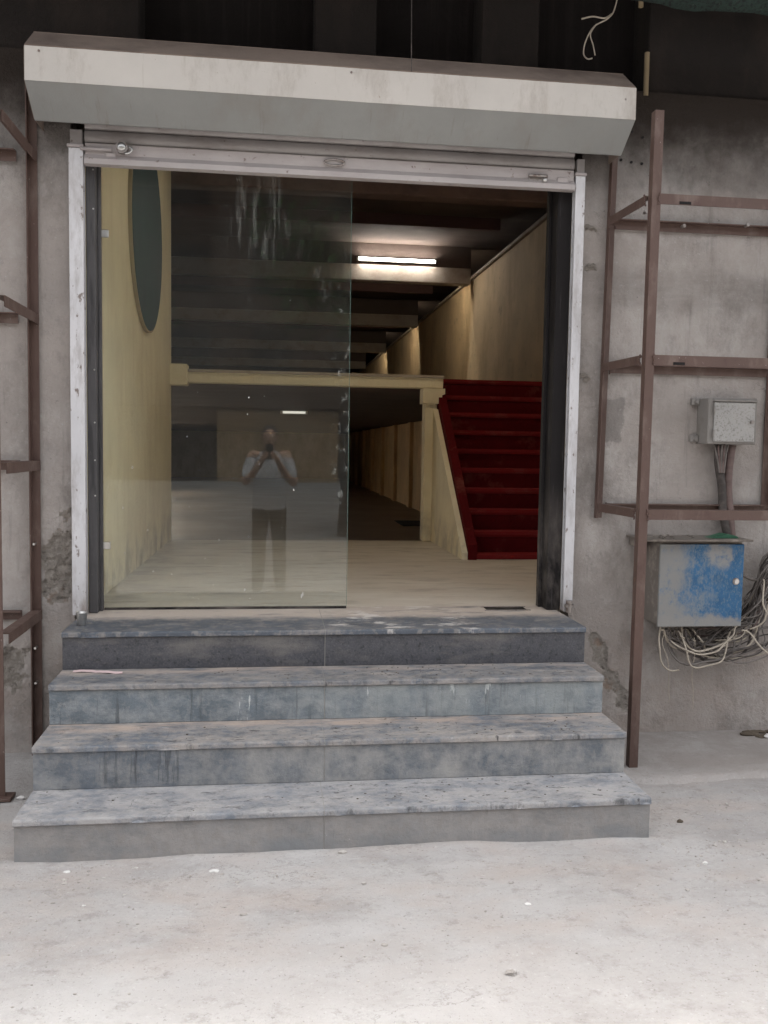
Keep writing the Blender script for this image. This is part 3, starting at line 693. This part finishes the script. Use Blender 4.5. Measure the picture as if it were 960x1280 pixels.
# ------------------------------------------------------------------ electrical boxes
M1 = thing('meter_box', (2.33, -.06, 1.55), 'small grey metal box with speckled white door fixed on the plaster wall', 'electrical box')
bx('body', M1, 'box_grey', (2.205, -.125, 1.548), (2.468, -.001, 1.782), .004)
dr = bx('door', M1, 'box_door_white', (2.232, -.136, 1.560), (2.452, -.126, 1.760), .003)
part('knob', dr, 'lock_metal', lambda bm: cyl(bm, (2.432, -.150, 1.662), (2.432, -.136, 1.662), .009, 12), angle=40)
for z in (1.60, 1.72): part('hinge', dr, 'box_grey', lambda bm, z=z: cyl(bm, (2.230, -.138, z-.02), (2.230, -.138, z+.02), .005, 8))
bx('top_lip', M1, 'box_grey', (2.226, -.142, 1.763), (2.462, -.124, 1.772), .002)
for x, z in ((2.185, 1.765), (2.185, 1.575), (2.488, 1.66)):
    part('mounting_lug', M1, 'box_grey', lambda bm, x=x, z=z: (box(bm, (x-.022, -.03, z-.018), (x+.022, -.002, z+.018), .004), cyl(bm, (x, -.042, z), (x, -.03, z), .009, 8)))
M2 = thing('switch_box', (2.2, -.1, .62), 'large metal box with worn blue paint hanging on wall under a sheet cap', 'electrical box')
bx('body', M2, 'sheet_rusty', (1.945, -.205, .632), (2.375, -.001, 1.058), .004)
dr = bx('door', M2, 'box_blue', (1.934, -.222, .628), (2.378, -.207, 1.046), .003)
part('lock', dr, 'steel', lambda bm: cyl(bm, (2.338, -.234, .858), (2.338, -.222, .858), .012, 12), angle=40)
part('lock_rim', dr, 'lock_metal', lambda bm: cyl(bm, (2.338, -.227, .858), (2.338, -.2222, .858), .018, 14))
bx('rain_cap', M2, 'sheet_rusty', (1.845, -.262, 1.062), (2.402, -.001, 1.072), .002)
bx('cap_bracket', M2, 'sheet_rusty', (1.86, -.12, 1.02), (1.89, -.002, 1.061), .002)
part('debris', M2, 'sheet_rusty', lambda bm: [ball(bm, (random.uniform(1.9, 2.2), random.uniform(-.22, -.05), 1.076), (random.uniform(.006, .016), .008, .005), 1, .4) for _ in range(14)])
tag(part('plastic_scrap', None, 'bottle_green', lambda bm: prism(bm, [(2.21, 1.0735), (2.25, 1.083), (2.30, 1.095), (2.345, 1.085), (2.36, 1.0735), (2.29, 1.0735)], -.20, -.12, 1, 5, lambda p, i: p+Vector((.015*noise.noise(Vector((p.y*30, i, 1))), 0, 0)))), 'crumpled green plastic scrap lying on the sheet cap of blue box', 'scrap')
CD = thing('cable_conduit', (2.33, -.05, 1.07), 'pair of dark dusty conduits running between the small and the large electrical box', 'conduit')
part('pipe', CD, 'cable_dark', lambda bm: tube(bm, [(2.30, -.055, 1.545), (2.305, -.06, 1.45), (2.335, -.05, 1.32), (2.345, -.05, 1.2), (2.37, -.06, 1.074)], .021, 10), True)
part('pipe', CD, 'conduit', lambda bm: tube(bm, [(2.375, -.06, 1.545), (2.365, -.055, 1.42), (2.372, -.045, 1.3), (2.385, -.045, 1.2), (2.40, -.05, 1.05), (2.41, -.04, .9)], .021, 10), True)
for k in range(5):
    part('wire', CD, 'conduit' if k % 2 else 'cable_grey', lambda bm, k=k: tube(bm, [(2.27+.018*k, -.075-.006*(k % 3), 1.546), (2.268+.014*k, -.10, 1.50), (2.285+.010*k, -.09, 1.46), (2.30+.006*k, -.083, 1.40)], .0045, 6), True)
CT = thing('cable_tangle', (2.4, -.1, .5), 'tangle of loose grey and white cables hanging below and beside the blue box', 'cables')
def cable(pts, r, m):
    P = smooth_path(pts, 3); o_ = random.random()*90
    pts = [q+Vector((noise.noise(q*9+Vector((o_, 0, 0))), noise.noise(q*9+Vector((0, o_, 0)))*.6, noise.noise(q*9+Vector((0, 0, o_)))))*(.022 if 0 < i < len(P)-1 else 0) for i, q in enumerate(P)]
    part('cable', CT, m, lambda bm: tube(bm, pts, r, 7, 4), True)
rn = random.Random(11)
for k in range(26):      # trunk of cables curving from beyond the frame to the lower corner of the box
    j = lambda s: rn.uniform(-s, s)
    pts = [(3.0+j(.1), -.05+j(.03), 1.02+j(.12)), (2.78+j(.05), -.10+j(.04), 1.0+j(.08)), (2.60+j(.05), -.10+j(.05), .88+j(.08)), (2.50+j(.04), -.12+j(.06), .70+j(.06)), (2.41+j(.04), -.12+j(.06), .60+j(.05)), (2.28+j(.10), -.11+j(.05), .575+j(.045))]
    cable(pts, rn.choice((.0035, .0045, .005, .007)), rn.choice(('cable_dark', 'cable_grey', 'cable_grey', 'conduit')))
for k in range(24):      # loops below the box
    j = lambda s: rn.uniform(-s, s)
    xa, xb = 1.98+rn.random()*.2, 2.36+rn.random()*.35
    lo = .40+rn.random()*.13
    cable([(xa, -.13+j(.05), .60), (xa+.03+j(.03), -.14+j(.05), (lo+.6)/2), ((xa+xb)/2-.05+j(.06), -.15+j(.05), lo), (xb-.06, -.14+j(.04), lo+.07+j(.03)), (xb, -.10+j(.04), .63+j(.04)), (xb+.12, -.08, .75+j(.08))], rn.choice((.0035, .0045, .006)), rn.choice(('cable_grey', 'cable_dark', 'cable_pale', 'cable_grey')))
for pts in ([(1.985, -.15, .63), (1.975, -.17, .52), (1.985, -.17, .44), (2.03, -.17, .40), (2.08, -.17, .395)],
            [(2.10, -.15, .63), (2.09, -.19, .52), (2.12, -.2, .44), (2.19, -.2, .415), (2.29, -.19, .45), (2.33, -.17, .55), (2.42, -.13, .62)],
            [(2.02, -.14, .55), (2.10, -.2, .50), (2.22, -.21, .495), (2.33, -.19, .55), (2.39, -.15, .62)],
            [(2.40, -.19, .60), (2.47, -.21, .56), (2.54, -.21, .48), (2.64, -.20, .45), (2.8, -.18, .46)],
            [(2.52, -.17, .86), (2.50, -.21, .74), (2.54, -.22, .66), (2.60, -.2, .58), (2.72, -.18, .56)],
            [(2.62, -.16, 1.0), (2.585, -.2, .88), (2.555, -.2, .76), (2.52, -.19, .66), (2.46, -.16, .60)]):
    cable(pts, .0045, 'cable_pale')
cable([(2.01, -.14, .62), (2.00, -.16, .5), (2.02, -.15, .4), (2.04, -.14, .30), (2.045, -.14, .22)], .0018, 'cable_pale')
cable([(2.16, -.16, .56), (2.15, -.18, .42), (2.155, -.17, .33), (2.165, -.17, .19)], .0018, 'cable_pale')
cable([(2.385, -.10, 1.02), (2.40, -.12, .93), (2.44, -.12, .88), (2.52, -.1, .85)], .008, 'cable_grey')

# ------------------------------------------------------------------ overhead bits
tag(part('hanging_wire', None, 'cable_dark', lambda bm: tube(bm, [(.612, -.30, 3.985), (.615, -.33, 3.6), (.618, -.338, 3.3), (.62, -.337, 3.19)], .0022, 6)), 'thin straight wire hanging down to the front of shutter housing', 'wire')
WL = thing('loose_wire', (1.5, -.1, 3.55), 'curled loose end of pale twisted wire under the dark canopy', 'wire')
part('strand', WL, 'cable_pale', lambda bm: tube(bm, [(1.72, -.08, 3.98), (1.66, -.09, 3.68), (1.62, -.1, 3.605), (1.55, -.1, 3.56), (1.51, -.1, 3.49), (1.50, -.1, 3.43), (1.52, -.1, 3.405), (1.545, -.1, 3.41)], .0035, 6), True)
part('strand', WL, 'cable_pale', lambda bm: tube(bm, [(1.64, -.09, 3.63), (1.60, -.1, 3.602), (1.54, -.1, 3.605), (1.485, -.1, 3.59)], .004, 6), True)
part('strand', WL, 'cable_pale', lambda bm: tube(bm, [(1.56, -.1, 3.57), (1.53, -.105, 3.52), (1.545, -.105, 3.47), (1.555, -.11, 3.42)], .003, 6), True)
tag(part('wall_pipe', None, 'bamboo', lambda bm: cyl(bm, (1.865, .0, 3.29), (1.865, .0, 3.50), .013, 12), angle=40), 'short tan pipe stub fixed at the edge of dark pier above rack', 'pipe')
bpole = tag(part('bamboo_pole', None, 'bamboo', lambda bm: (cyl(bm, (1.60, -.10, 3.74), (5.0, -.18, 3.66), .022, 12), cyl(bm, (1.78, -.105, 3.665), (1.78, -.105, 3.98), .012, 10)), angle=40), 'pale bamboo pole tied under the canopy above green shade net', 'pole')
def net(bm):
    pts = []; rr = []
    for k in range(40):
        x = 1.60+k*.09
        pts.append((x, -.52+.03*noise.noise(Vector((x*2, 1, 1))), 3.60-.012*k*.3+.02*noise.noise(Vector((x*3, 2, 1)))))
    P = [Vector(q) for q in pts]; n = 18; rings = []
    for i, q in enumerate(P):
        rings.append([bm.verts.new(q+Vector((0, math.cos(a), math.sin(a)))*(.10+.02*noise.noise(Vector((q.x*5, math.cos(a)*2, math.sin(a)*2)))+.008*noise.noise(Vector((q.x*25, math.cos(a)*5, math.sin(a)*5))))) for a in [2*math.pi*k/n for k in range(n)]])
    for i in range(len(P)-1):
        for k in range(n): bm.faces.new((rings[i][k], rings[i][(k+1) % n], rings[i+1][(k+1) % n], rings[i+1][k]))
    bm.faces.new(rings[0][::-1]); bm.faces.new(rings[-1])
NT = thing('shade_net', (3, -.5, 3.98), 'rolled dark green shade net hung under the canopy edge', 'shade net')
part('roll', NT, 'net_green', net, True)
for x in (1.9, 2.9, 4.2):
    part('tie', NT, 'cable_grey', lambda bm, x=x: tube(bm, [(x, -.52, 3.70), (x, -.5, 3.985)], .004, 6))
for x, z in ((1.80, 3.109), (1.856, 3.085), (1.746, 2.968), (1.801, 2.96), (1.856, 2.955)):
    part('drill_hole', B, 'frame_black', lambda bm, x=x, z=z: cyl(bm, (x, -.006, z), (x, .02, z), .0065, 10))
for x, z in ((1.60, 2.62), (1.605, 2.43), (1.59, 1.88)):
    part('broken_anchor', B, 'bare_masonry', lambda bm, x=x, z=z: ([ball(bm, (x+random.uniform(-.02, .03), 0, z+random.uniform(-.02, .02)), (.018, .007, .012), 1, .6) for _ in range(4)], tube(bm, [(x-.03, -.004, z-.004), (x+.01, -.014, z+.006), (x+.03, -.004, z-.012)], .004, 6)))

# ------------------------------------------------------------------ inside things
def disc(bm, r, x0, x1): 
    n = 64; cy, cz = 2.04, 2.97
    sk = lambda y: -.895+.05*(y-.302)/3.198
    lo = [bm.verts.new((sk(cy+r*math.cos(a))+x0, cy+r*math.cos(a), cz+r*math.sin(a))) for a in [2*math.pi*k/n for k in range(n)]]
    hi = [bm.verts.new((v.co.x+x1-x0, v.co.y, v.co.z)) for v in lo]
    bm.faces.new(lo[::-1]); bm.faces.new(hi)
    for i in range(n): bm.faces.new((lo[i], lo[(i+1) % n], hi[(i+1) % n], hi[i]))
WD = thing('wall_disc', (-.86, 2.04, 2.97), 'large round teal disc with dark rim mounted on yellow side wall', 'wall disc')
part('rim', WD, 'disc_rim', lambda bm: disc(bm, .69, .001, .024))
part('face', WD, 'disc_blue', lambda bm: disc(bm, .675, .0245, .028))
def tube_light(x0, x1, y, z, label, m='tube_glow', face=-1):
    t = thing('tube_light', ((x0+x1)/2, y, z), label, 'tube light', 'tube lights in the hall')
    bx('batten', t, 'white_plastic', (x0-.03, y-.018, z-.025), (x1+.03, y+.018, z+.025), .003)
    part('tube', t, m, lambda bm: cyl(bm, (x0, y+face*.038, z), (x1, y+face*.038, z), .015, 12), angle=40)
    for x in (x0-.012, x1+.012): bx('end_cap', t, 'white_plastic', (x-.012, y+face*.055 if face < 0 else y+.0185, z-.02), (x+.012, y-.0185 if face < 0 else y+face*.055, z+.02), .002)
    return t
tube_light(1.22, 2.30, 8.299, 4.145, 'glowing tube light mounted above the front of pale ceiling beam')
tube_light(1.5, 2.6, 8.541, 4.00, 'added fill tube light, unseen behind the pale ceiling beam facing the hall', 'fill_tube_soft', face=1)  # unseen tubes added behind the beams, standing in for warm wall light
tube_light(1.5, 2.6, 13.171, 4.00, 'added fill tube light, unseen behind the second ceiling beam', 'fill_tube_soft', face=1)
tube_light(1.5, 2.6, 17.971, 4.00, 'added fill tube light, unseen behind the third ceiling beam', 'fill_tube_soft', face=1)
tube_light(.18, .50, 8.40, 1.985, 'short dim tube light under the low mezzanine ceiling', 'tube_dim')
tube_light(-3.3, -2.2, 9.0, 1.985, 'first added fill tube of lower hall, unseen beyond the end of yellow side wall', 'fill_tube_low')  # three unseen tubes added to brighten the lower hall
tube_light(-3.6, -2.5, 13.5, 1.985, 'second added fill tube of lower hall, unseen beyond the end of yellow side wall', 'fill_tube_low')
tube_light(-3.9, -2.8, 18.5, 1.985, 'third added fill tube of lower hall, unseen beyond the end of yellow side wall', 'fill_tube_low')
tube_light(.55, 1.65, 2.15, 4.356, 'added warm fill tube, out of view on the ceiling above the landing', 'fill_tube_warm')  # out-of-view tube added to light the landing walls and stair
tag(bx('floor_mat', None, 'dark_boards', (2.05, 9.2, .301), (2.60, 10.2, .312), .003), 'dark mat on the lower hall floor beside the yellow pillar', 'mat')

# ------------------------------------------------------------------ small loose things
CU = thing('steel_cup', (-.838, -.30, ZF), 'small steel tumbler standing on the top step below white rail', 'cup')
def cup(bm):
    prof = [(.0, .0), (.017, 0), (.0185, .003), (.025, .058), (.0262, .060), (.0240, .059), (.0165, .006), (0, .006)]
    n = 24; rings = []
    for r, z in prof:
        rings.append([bm.verts.new((-.838+max(r, .0004)*math.cos(2*math.pi*k/n), -.30+max(r, .0004)*math.sin(2*math.pi*k/n), ZF+z+.0005)) for k in range(n)])
    for i in range(len(prof)-1):
        for k in range(n): bm.faces.new((rings[i][k], rings[i][(k+1) % n], rings[i+1][(k+1) % n], rings[i+1][k]))
part('cup_body', CU, 'steel', cup, True)
def strip(bm):
    n = 24; lo = []; hi = []
    for k in range(n+1):
        t = k/n; x = -.84+.215*t; y = -.480+.006*math.sin(t*5)-.035*t
        z = .5105+.003*abs(math.sin(t*7))+.002*noise.noise(Vector((t*9, 1, 1)))
        w = .013+.004*noise.noise(Vector((t*6, 4, 4)))
        for L, s, dz in ((lo, -1, 0), (hi, 1, .002)):
            L.append((bm.verts.new((x, y+s*w, z+dz)), bm.verts.new((x, y+s*w, z+dz+.0012))))
    for k in range(n):
        bm.faces.new((lo[k][1], lo[k+1][1], hi[k+1][1], hi[k][1])); bm.faces.new((lo[k][0], hi[k][0], hi[k+1][0], lo[k+1][0]))
        bm.faces.new((lo[k][0], lo[k+1][0], lo[k+1][1], lo[k][1])); bm.faces.new((hi[k][0], hi[k][1], hi[k+1][1], hi[k+1][0]))
tag(part('paper_strip', None, 'paper_pink', strip), 'crumpled pinkish white paper strip lying on the third stone step', 'paper')
def gz(x, y): return -.004+.012*noise.noise(Vector((x*.9, y*1.1, 3)))+.006*noise.noise(Vector((x*4, y*5, 1)))+.0022*noise.noise(Vector((x*17, y*19, 7)))
lit = [(-.695, -1.285, .010, 'paper_white', 'white crumpled scrap on the ground before the end of lowest step', 'scrap', 'scrap'),
       (-.184, -1.335, .013, 'paper_white', 'torn white paper bit on the ground before the lowest riser', 'scrap', 'paper_scrap'),
       (.277, -1.25, .014, 'pebble', 'round grey pebble on the ground at the joint of lowest riser', 'pebble', 'pebble'),
       (.86, -1.665, .009, 'paper_white', 'small flat white chip on bare ground away from the steps', 'scrap', 'chip'),
       (-.588, -1.54, .005, 'paper_white', 'tiny white chip on dusty ground in front of steps', 'scrap', 'chip'),
       (1.678, -1.06, .011, 'leaf_dry', 'dark pebble on ground beside the end of the lowest step', 'pebble', 'pebble'),
       (1.60, -1.43, .008, 'paper_white', 'white pebble on the ground out from the right step corner', 'pebble', 'pebble'),
       (.703, -2.04, .013, 'pebble', 'grey pebble alone on the bright bare ground', 'pebble', 'pebble')]
for x, y, r, m, lab, cat, nm in lit:
    z = gz(x, y)
    fl = .35 if 'pebble' not in nm else .7
    tag(part(nm, None, m, lambda bm: ball(bm, (x, y, z+r*fl*.6), (r*1.3, r*.8, r*fl), 2, .6)), lab, cat)
tag(part('rubbish_heap', None, 'leaf_dry', lambda bm: [ball(bm, (2.60+random.uniform(-.09, .12), -.09+random.uniform(-.05, .05), .022), (.04, .025, .012), 1, .6) for _ in range(12)]), 'small dark rubbish heap on the apron against the wall under cables', 'rubbish')
tag(part('white_stone', None, 'paper_white', lambda bm: ball(bm, (2.60, -.15, .03), (.025, .016, .012), 2, .5)), 'white stone lying by the dark rubbish against the wall', 'stone')
tag(part('stone', None, 'paper_white', lambda bm: ball(bm, (-1.03, -.60, gz(-1, -.6)+.008), (.02, .012, .008), 2, .5)), 'pale stone lying by the foot plate of the rack', 'stone')
def gravel(bm):
    for i in range(1500):
        x, y = random.uniform(-1.6, 2.6), -1.235-abs(random.gauss(0, .42 if i % 2 else .08))
        if random.random() < .35: x, y = random.uniform(1.5, 2.6), random.uniform(-1.7, -.75)
        if y < -3.3: continue
        r = random.uniform(.0016, .0050)*(1 if random.random() < .95 else 2.0)
        g = bmesh.ops.create_icosphere(bm, subdivisions=1, radius=r)
        o = random.random()*40; s = (random.uniform(.8, 1.7), random.uniform(.7, 1.2), random.uniform(.4, .8))
        for v in g['verts']:
            k = 1+.45*noise.noise(v.co*300+Vector((o, o, o)))
            v.co = Vector((x+v.co.x*s[0]*k, y+v.co.y*s[1]*k, gz(x, y)+r*.25+v.co.z*s[2]*k))
o = part('gravel', None, 'pebble', gravel); o['kind'] = 'stuff'; o['label'] = 'fine loose gravel strewn over the dusty ground'
def crumbs(bm):
    for i in range(170):
        st = random.choice((0, 1, 1, 2, 2, 2)); x = random.uniform(XL+.03, XR-.03)
        if random.random() < .5: x = random.uniform(.3, XR-.1)
        y = random.uniform(RY[st]+.01, RY[st+1]-.015)
        r = random.uniform(.001, .0035)
        ball(bm, (x, y, ZS[st+1]+r*.3), (r*1.5, r, r*.6), 1, .5)
o = part('crumbs', E_, 'leaf_dry', crumbs); o['kind'] = 'stuff'

# ------------------------------------------------------------------ photographer (seen mirrored in the glass)
def chain(bm, pts, r): 
    tube(bm, pts, r, 14, 5)
    rr = r if isinstance(r, (list, tuple)) else [r, r]
    ball(bm, pts[0], rr[0]*.98, 2); ball(bm, pts[-1], rr[-1]*.98, 2)
def rings(bm, rows, n=24):
    R0 = []
    for cx, cy, cz, rx, ry in rows:
        R0.append([bm.verts.new((cx+rx*math.cos(2*math.pi*k/n), cy+ry*math.sin(2*math.pi*k/n), cz)) for k in range(n)])
    for i in range(len(R0)-1):
        for k in range(n): bm.faces.new((R0[i][k], R0[i][(k+1) % n], R0[i+1][(k+1) % n], R0[i+1][k]))
    bm.faces.new(R0[0][::-1]); bm.faces.new(R0[-1])
def remesh(o, v):
    m = o.modifiers.new('join', 'REMESH'); m.mode = 'VOXEL'; m.voxel_size = v; m.use_smooth_shade = True
    s = o.modifiers.new('soften', 'SMOOTH'); s.factor = .5; s.iterations = 3
PY = -4.82
SH = {s: Vector((s*.185, PY, 1.385)) for s in (-1, 1)}
EL = {s: Vector((s*.245, PY+.13, 1.13)) for s in (-1, 1)}
WR = {s: Vector((s*.082, PY+.285, 1.345)) for s in (-1, 1)}
def body(bm):
    rings(bm, [(0, PY, .86, .15, .105), (0, PY, .95, .155, .11), (0, PY, 1.08, .135, .10), (0, PY, 1.25, .155, .11), (0, PY, 1.36, .165, .095), (0, PY, 1.42, .09, .07)])
    chain(bm, [(0, PY+.005, 1.38), (0, PY+.03, 1.50)], [.062, .056])
    ball(bm, (0, PY+.055, 1.60), (.076, .098, .108), 3); ball(bm, (0, PY+.085, 1.535), (.056, .062, .058), 3)
    ball(bm, (0, PY+.148, 1.500), (.026, .018, .02), 2)
    chain(bm, [(0, PY+.148, 1.605), (0, PY+.165, 1.565)], [.009, .014])
    for s in (-1, 1):
        ball(bm, (s*.077, PY+.05, 1.585), (.012, .022, .034), 2)
        ball(bm, (s*.030, PY+.142, 1.618), (.024, .012, .008), 2)
        ball(bm, (s*.013, PY+.163, 1.562), (.010, .010, .008), 2)
        chain(bm, [SH[s]-Vector((s*.06, 0, 0)), SH[s], EL[s], WR[s]], [.06, .056, .042, .027])
        palm = WR[s]+Vector((-s*.012, .045, .035))
        chain(bm, [WR[s], palm, Vector((s*.052, -4.478, 1.405))], [.027, .030, .024])
        ball(bm, (s*.056, -4.482, 1.402), (.014, .022, .042), 2)
        for q, (z, ln) in enumerate(((1.437, .85), (1.418, 1.0), (1.398, .95), (1.380, .75))):
            chain(bm, [(s*.056, -4.480, z-.004), (s*.052, -4.458, z), (s*(.052-.022*ln), -4.4485, z+.003), (s*(.050-.040*ln), -4.4505, z+.002)], [.0088, .0085, .0078, .0068])
        chain(bm, [(s*.058, -4.490, 1.392), (s*.050, -4.490, 1.420), (s*.036, -4.4835, 1.446), (s*.026, -4.4815, 1.462)], [.0115, .0105, .0095, .008])
        chain(bm, [(s*.085, PY, .88), (s*.105, PY+.01, .49), (s*.115, PY-.015, .09)], [.085, .058, .042])
        chain(bm, [(s*.115, PY-.03, .05), (s*.125, PY+.13, .035)], [.038, .030])
PERSON = part('person', None, 'skin', body, True); remesh(PERSON, .0055)
tag(PERSON, 'person in pale grey shirt holding up a phone, mirrored in the glass panel', 'person')
def shirt(bm):
    rings(bm, [(0, PY, .84, .178, .132), (0, PY, .95, .176, .132), (0, PY, 1.08, .165, .125), (0, PY, 1.25, .178, .128), (0, PY, 1.36, .182, .110), (0, PY+.004, 1.42, .12, .085), (0, PY+.012, 1.455, .072, .07)])
    for s in (-1, 1):
        chain(bm, [SH[s]-Vector((s*.07, 0, .01)), SH[s]-Vector((0, 0, .015)), SH[s].lerp(EL[s], .72)], [.058, .060, .060])
o = part('shirt', PERSON, 'shirt_grey', shirt, True); remesh(o, .009)
def trousers(bm):
    rings(bm, [(0, PY, .80, .165, .125), (0, PY, .86, .168, .126), (0, PY, .93, .164, .122)])
    for s in (-1, 1):
        chain(bm, [(s*.085, PY, .86), (s*.105, PY+.012, .49), (s*.115, PY-.012, .09)], [.096, .078, .066])
o = part('trousers', PERSON, 'trousers_olive', trousers, True); remesh(o, .009)
def hair(bm):
    ball(bm, (0, PY+.040, 1.625), (.083, .098, .098), 3, .05)
    ball(bm, (0, PY-.005, 1.57), (.072, .06, .07), 3, .05)
    for s in (-1, 1): ball(bm, (s*.071, PY+.05, 1.625), (.012, .04, .045), 2)
o = part('hair', PERSON, 'hair_black', hair, True); remesh(o, .007)
for s in (-1, 1):
    part('eye', PERSON, 'eye_white', lambda bm: ball(bm, (s*.030, PY+.147, 1.603), (.013, .006, .007), 2), True)
    part('shoe', PERSON, 'shoe_black', lambda bm: (ball(bm, (s*.122, PY+.075, .038), (.052, .155, .045), 3), box(bm, (s*.122-.045, PY-.06, .001), (s*.122+.045, PY+.20, .022), .01)), True)
PH = thing('phone', (0, -4.466, 1.365), 'black phone held upright in both hands in front of the face', 'phone')
bx('phone_body', PH, 'phone_black', (-.037, -4.472, 1.368), (.037, -4.4635, 1.525), .003, 2)
part('lens', PH, 'opp_window', lambda bm: cyl(bm, (0, -4.4634, 1.5), (0, -4.4620, 1.5), .007, 16))

# ------------------------------------------------------------------ across the yard (mirrored in the glass)
OB = thing('opposite_building', (0, -34, 0), 'tall brown building across the yard with tan ground floor, mirrored in glass', 'building')
bx('wall', OB, 'opp_brown', (-30, -42, -.1), (30, -34, 15))
bx('ground_floor_front', OB, 'opp_tan', (-2.2, -33.99, -.1), (2.9, -33.6, 3.0), .02)
bx('cornice', OB, 'opp_brown', (-30, -33.99, 3.1), (30, -33.3, 3.5), .03)
for ix in range(-8, 9):
    for iz in range(3):
        bx('window', OB, 'opp_window', (ix*3.3-.8, -33.995, 4.6+iz*3.4), (ix*3.3+.8, -33.93, 6.4+iz*3.4), .02)
def make_tree(x, y, h, seed, label):
    r = random.Random(seed)
    t = thing('tree', (x, y, 0), label, 'tree', 'trees across the yard')
    def trunk(bm):
        tube(bm, [(x, y, -.1), (x+.05, y, h*.25), (x-.06, y+.05, h*.5), (x+.05, y, h*.8)], [.17, .14, .11, .04], 10)
        for k in range(9):
            a = r.uniform(0, 6.28); z = h*r.uniform(.35, .7); L = h*r.uniform(.18, .34)
            tube(bm, [(x, y, z), (x+math.cos(a)*L*.5, y+math.sin(a)*L*.5, z+L*.4), (x+math.cos(a)*L, y+math.sin(a)*L, z+L*.6)], [.06, .04, .015], 6)
    part('trunk', t, 'bark', trunk, True)
    vs, fs = [], []
    for c in range(34):
        a, e = r.uniform(0, 6.28), r.uniform(-.6, 1.2); d = h*.30*r.random()**.4
        cc = Vector((x+math.cos(a)*math.cos(e)*d, y+math.sin(a)*math.cos(e)*d, h*.68+math.sin(e)*d*.95)); cr = h*r.uniform(.05, .09)
        for k in range(70):
            d2 = Vector((r.gauss(0, 1), r.gauss(0, 1), r.gauss(0, 1))).normalized()
            p = cc+d2*cr*r.random()**.5; u = Vector((r.gauss(0, 1), r.gauss(0, 1), r.gauss(0, 1))).normalized(); w = u.orthogonal().normalized()
            s = r.uniform(.06, .13); i = len(vs)
            vs.extend([p-u*s, p+w*s*.45, p+u*s, p-w*s*.45]); fs.append((i, i+1, i+2, i+3))
    me = bpy.data.meshes.new('crown'); me.from_pydata(vs, [], fs); me.materials.append(MATS['leaf_green'])
    o = bpy.data.objects.new('crown', me); COL.objects.link(o); o.parent = t; o.matrix_parent_inverse = Matrix.Translation(-Vector(t.location))
make_tree(1.3, -10.5, 6.0, 3, 'slim leafy tree nearer the steps, mirrored at the edge of the glass')
make_tree(-5.5, -22, 9.0, 5, 'broad leafy tree before the brown building across the yard')
make_tree(7.5, -24, 9.5, 8, 'tall leafy tree across the yard behind the slim one')
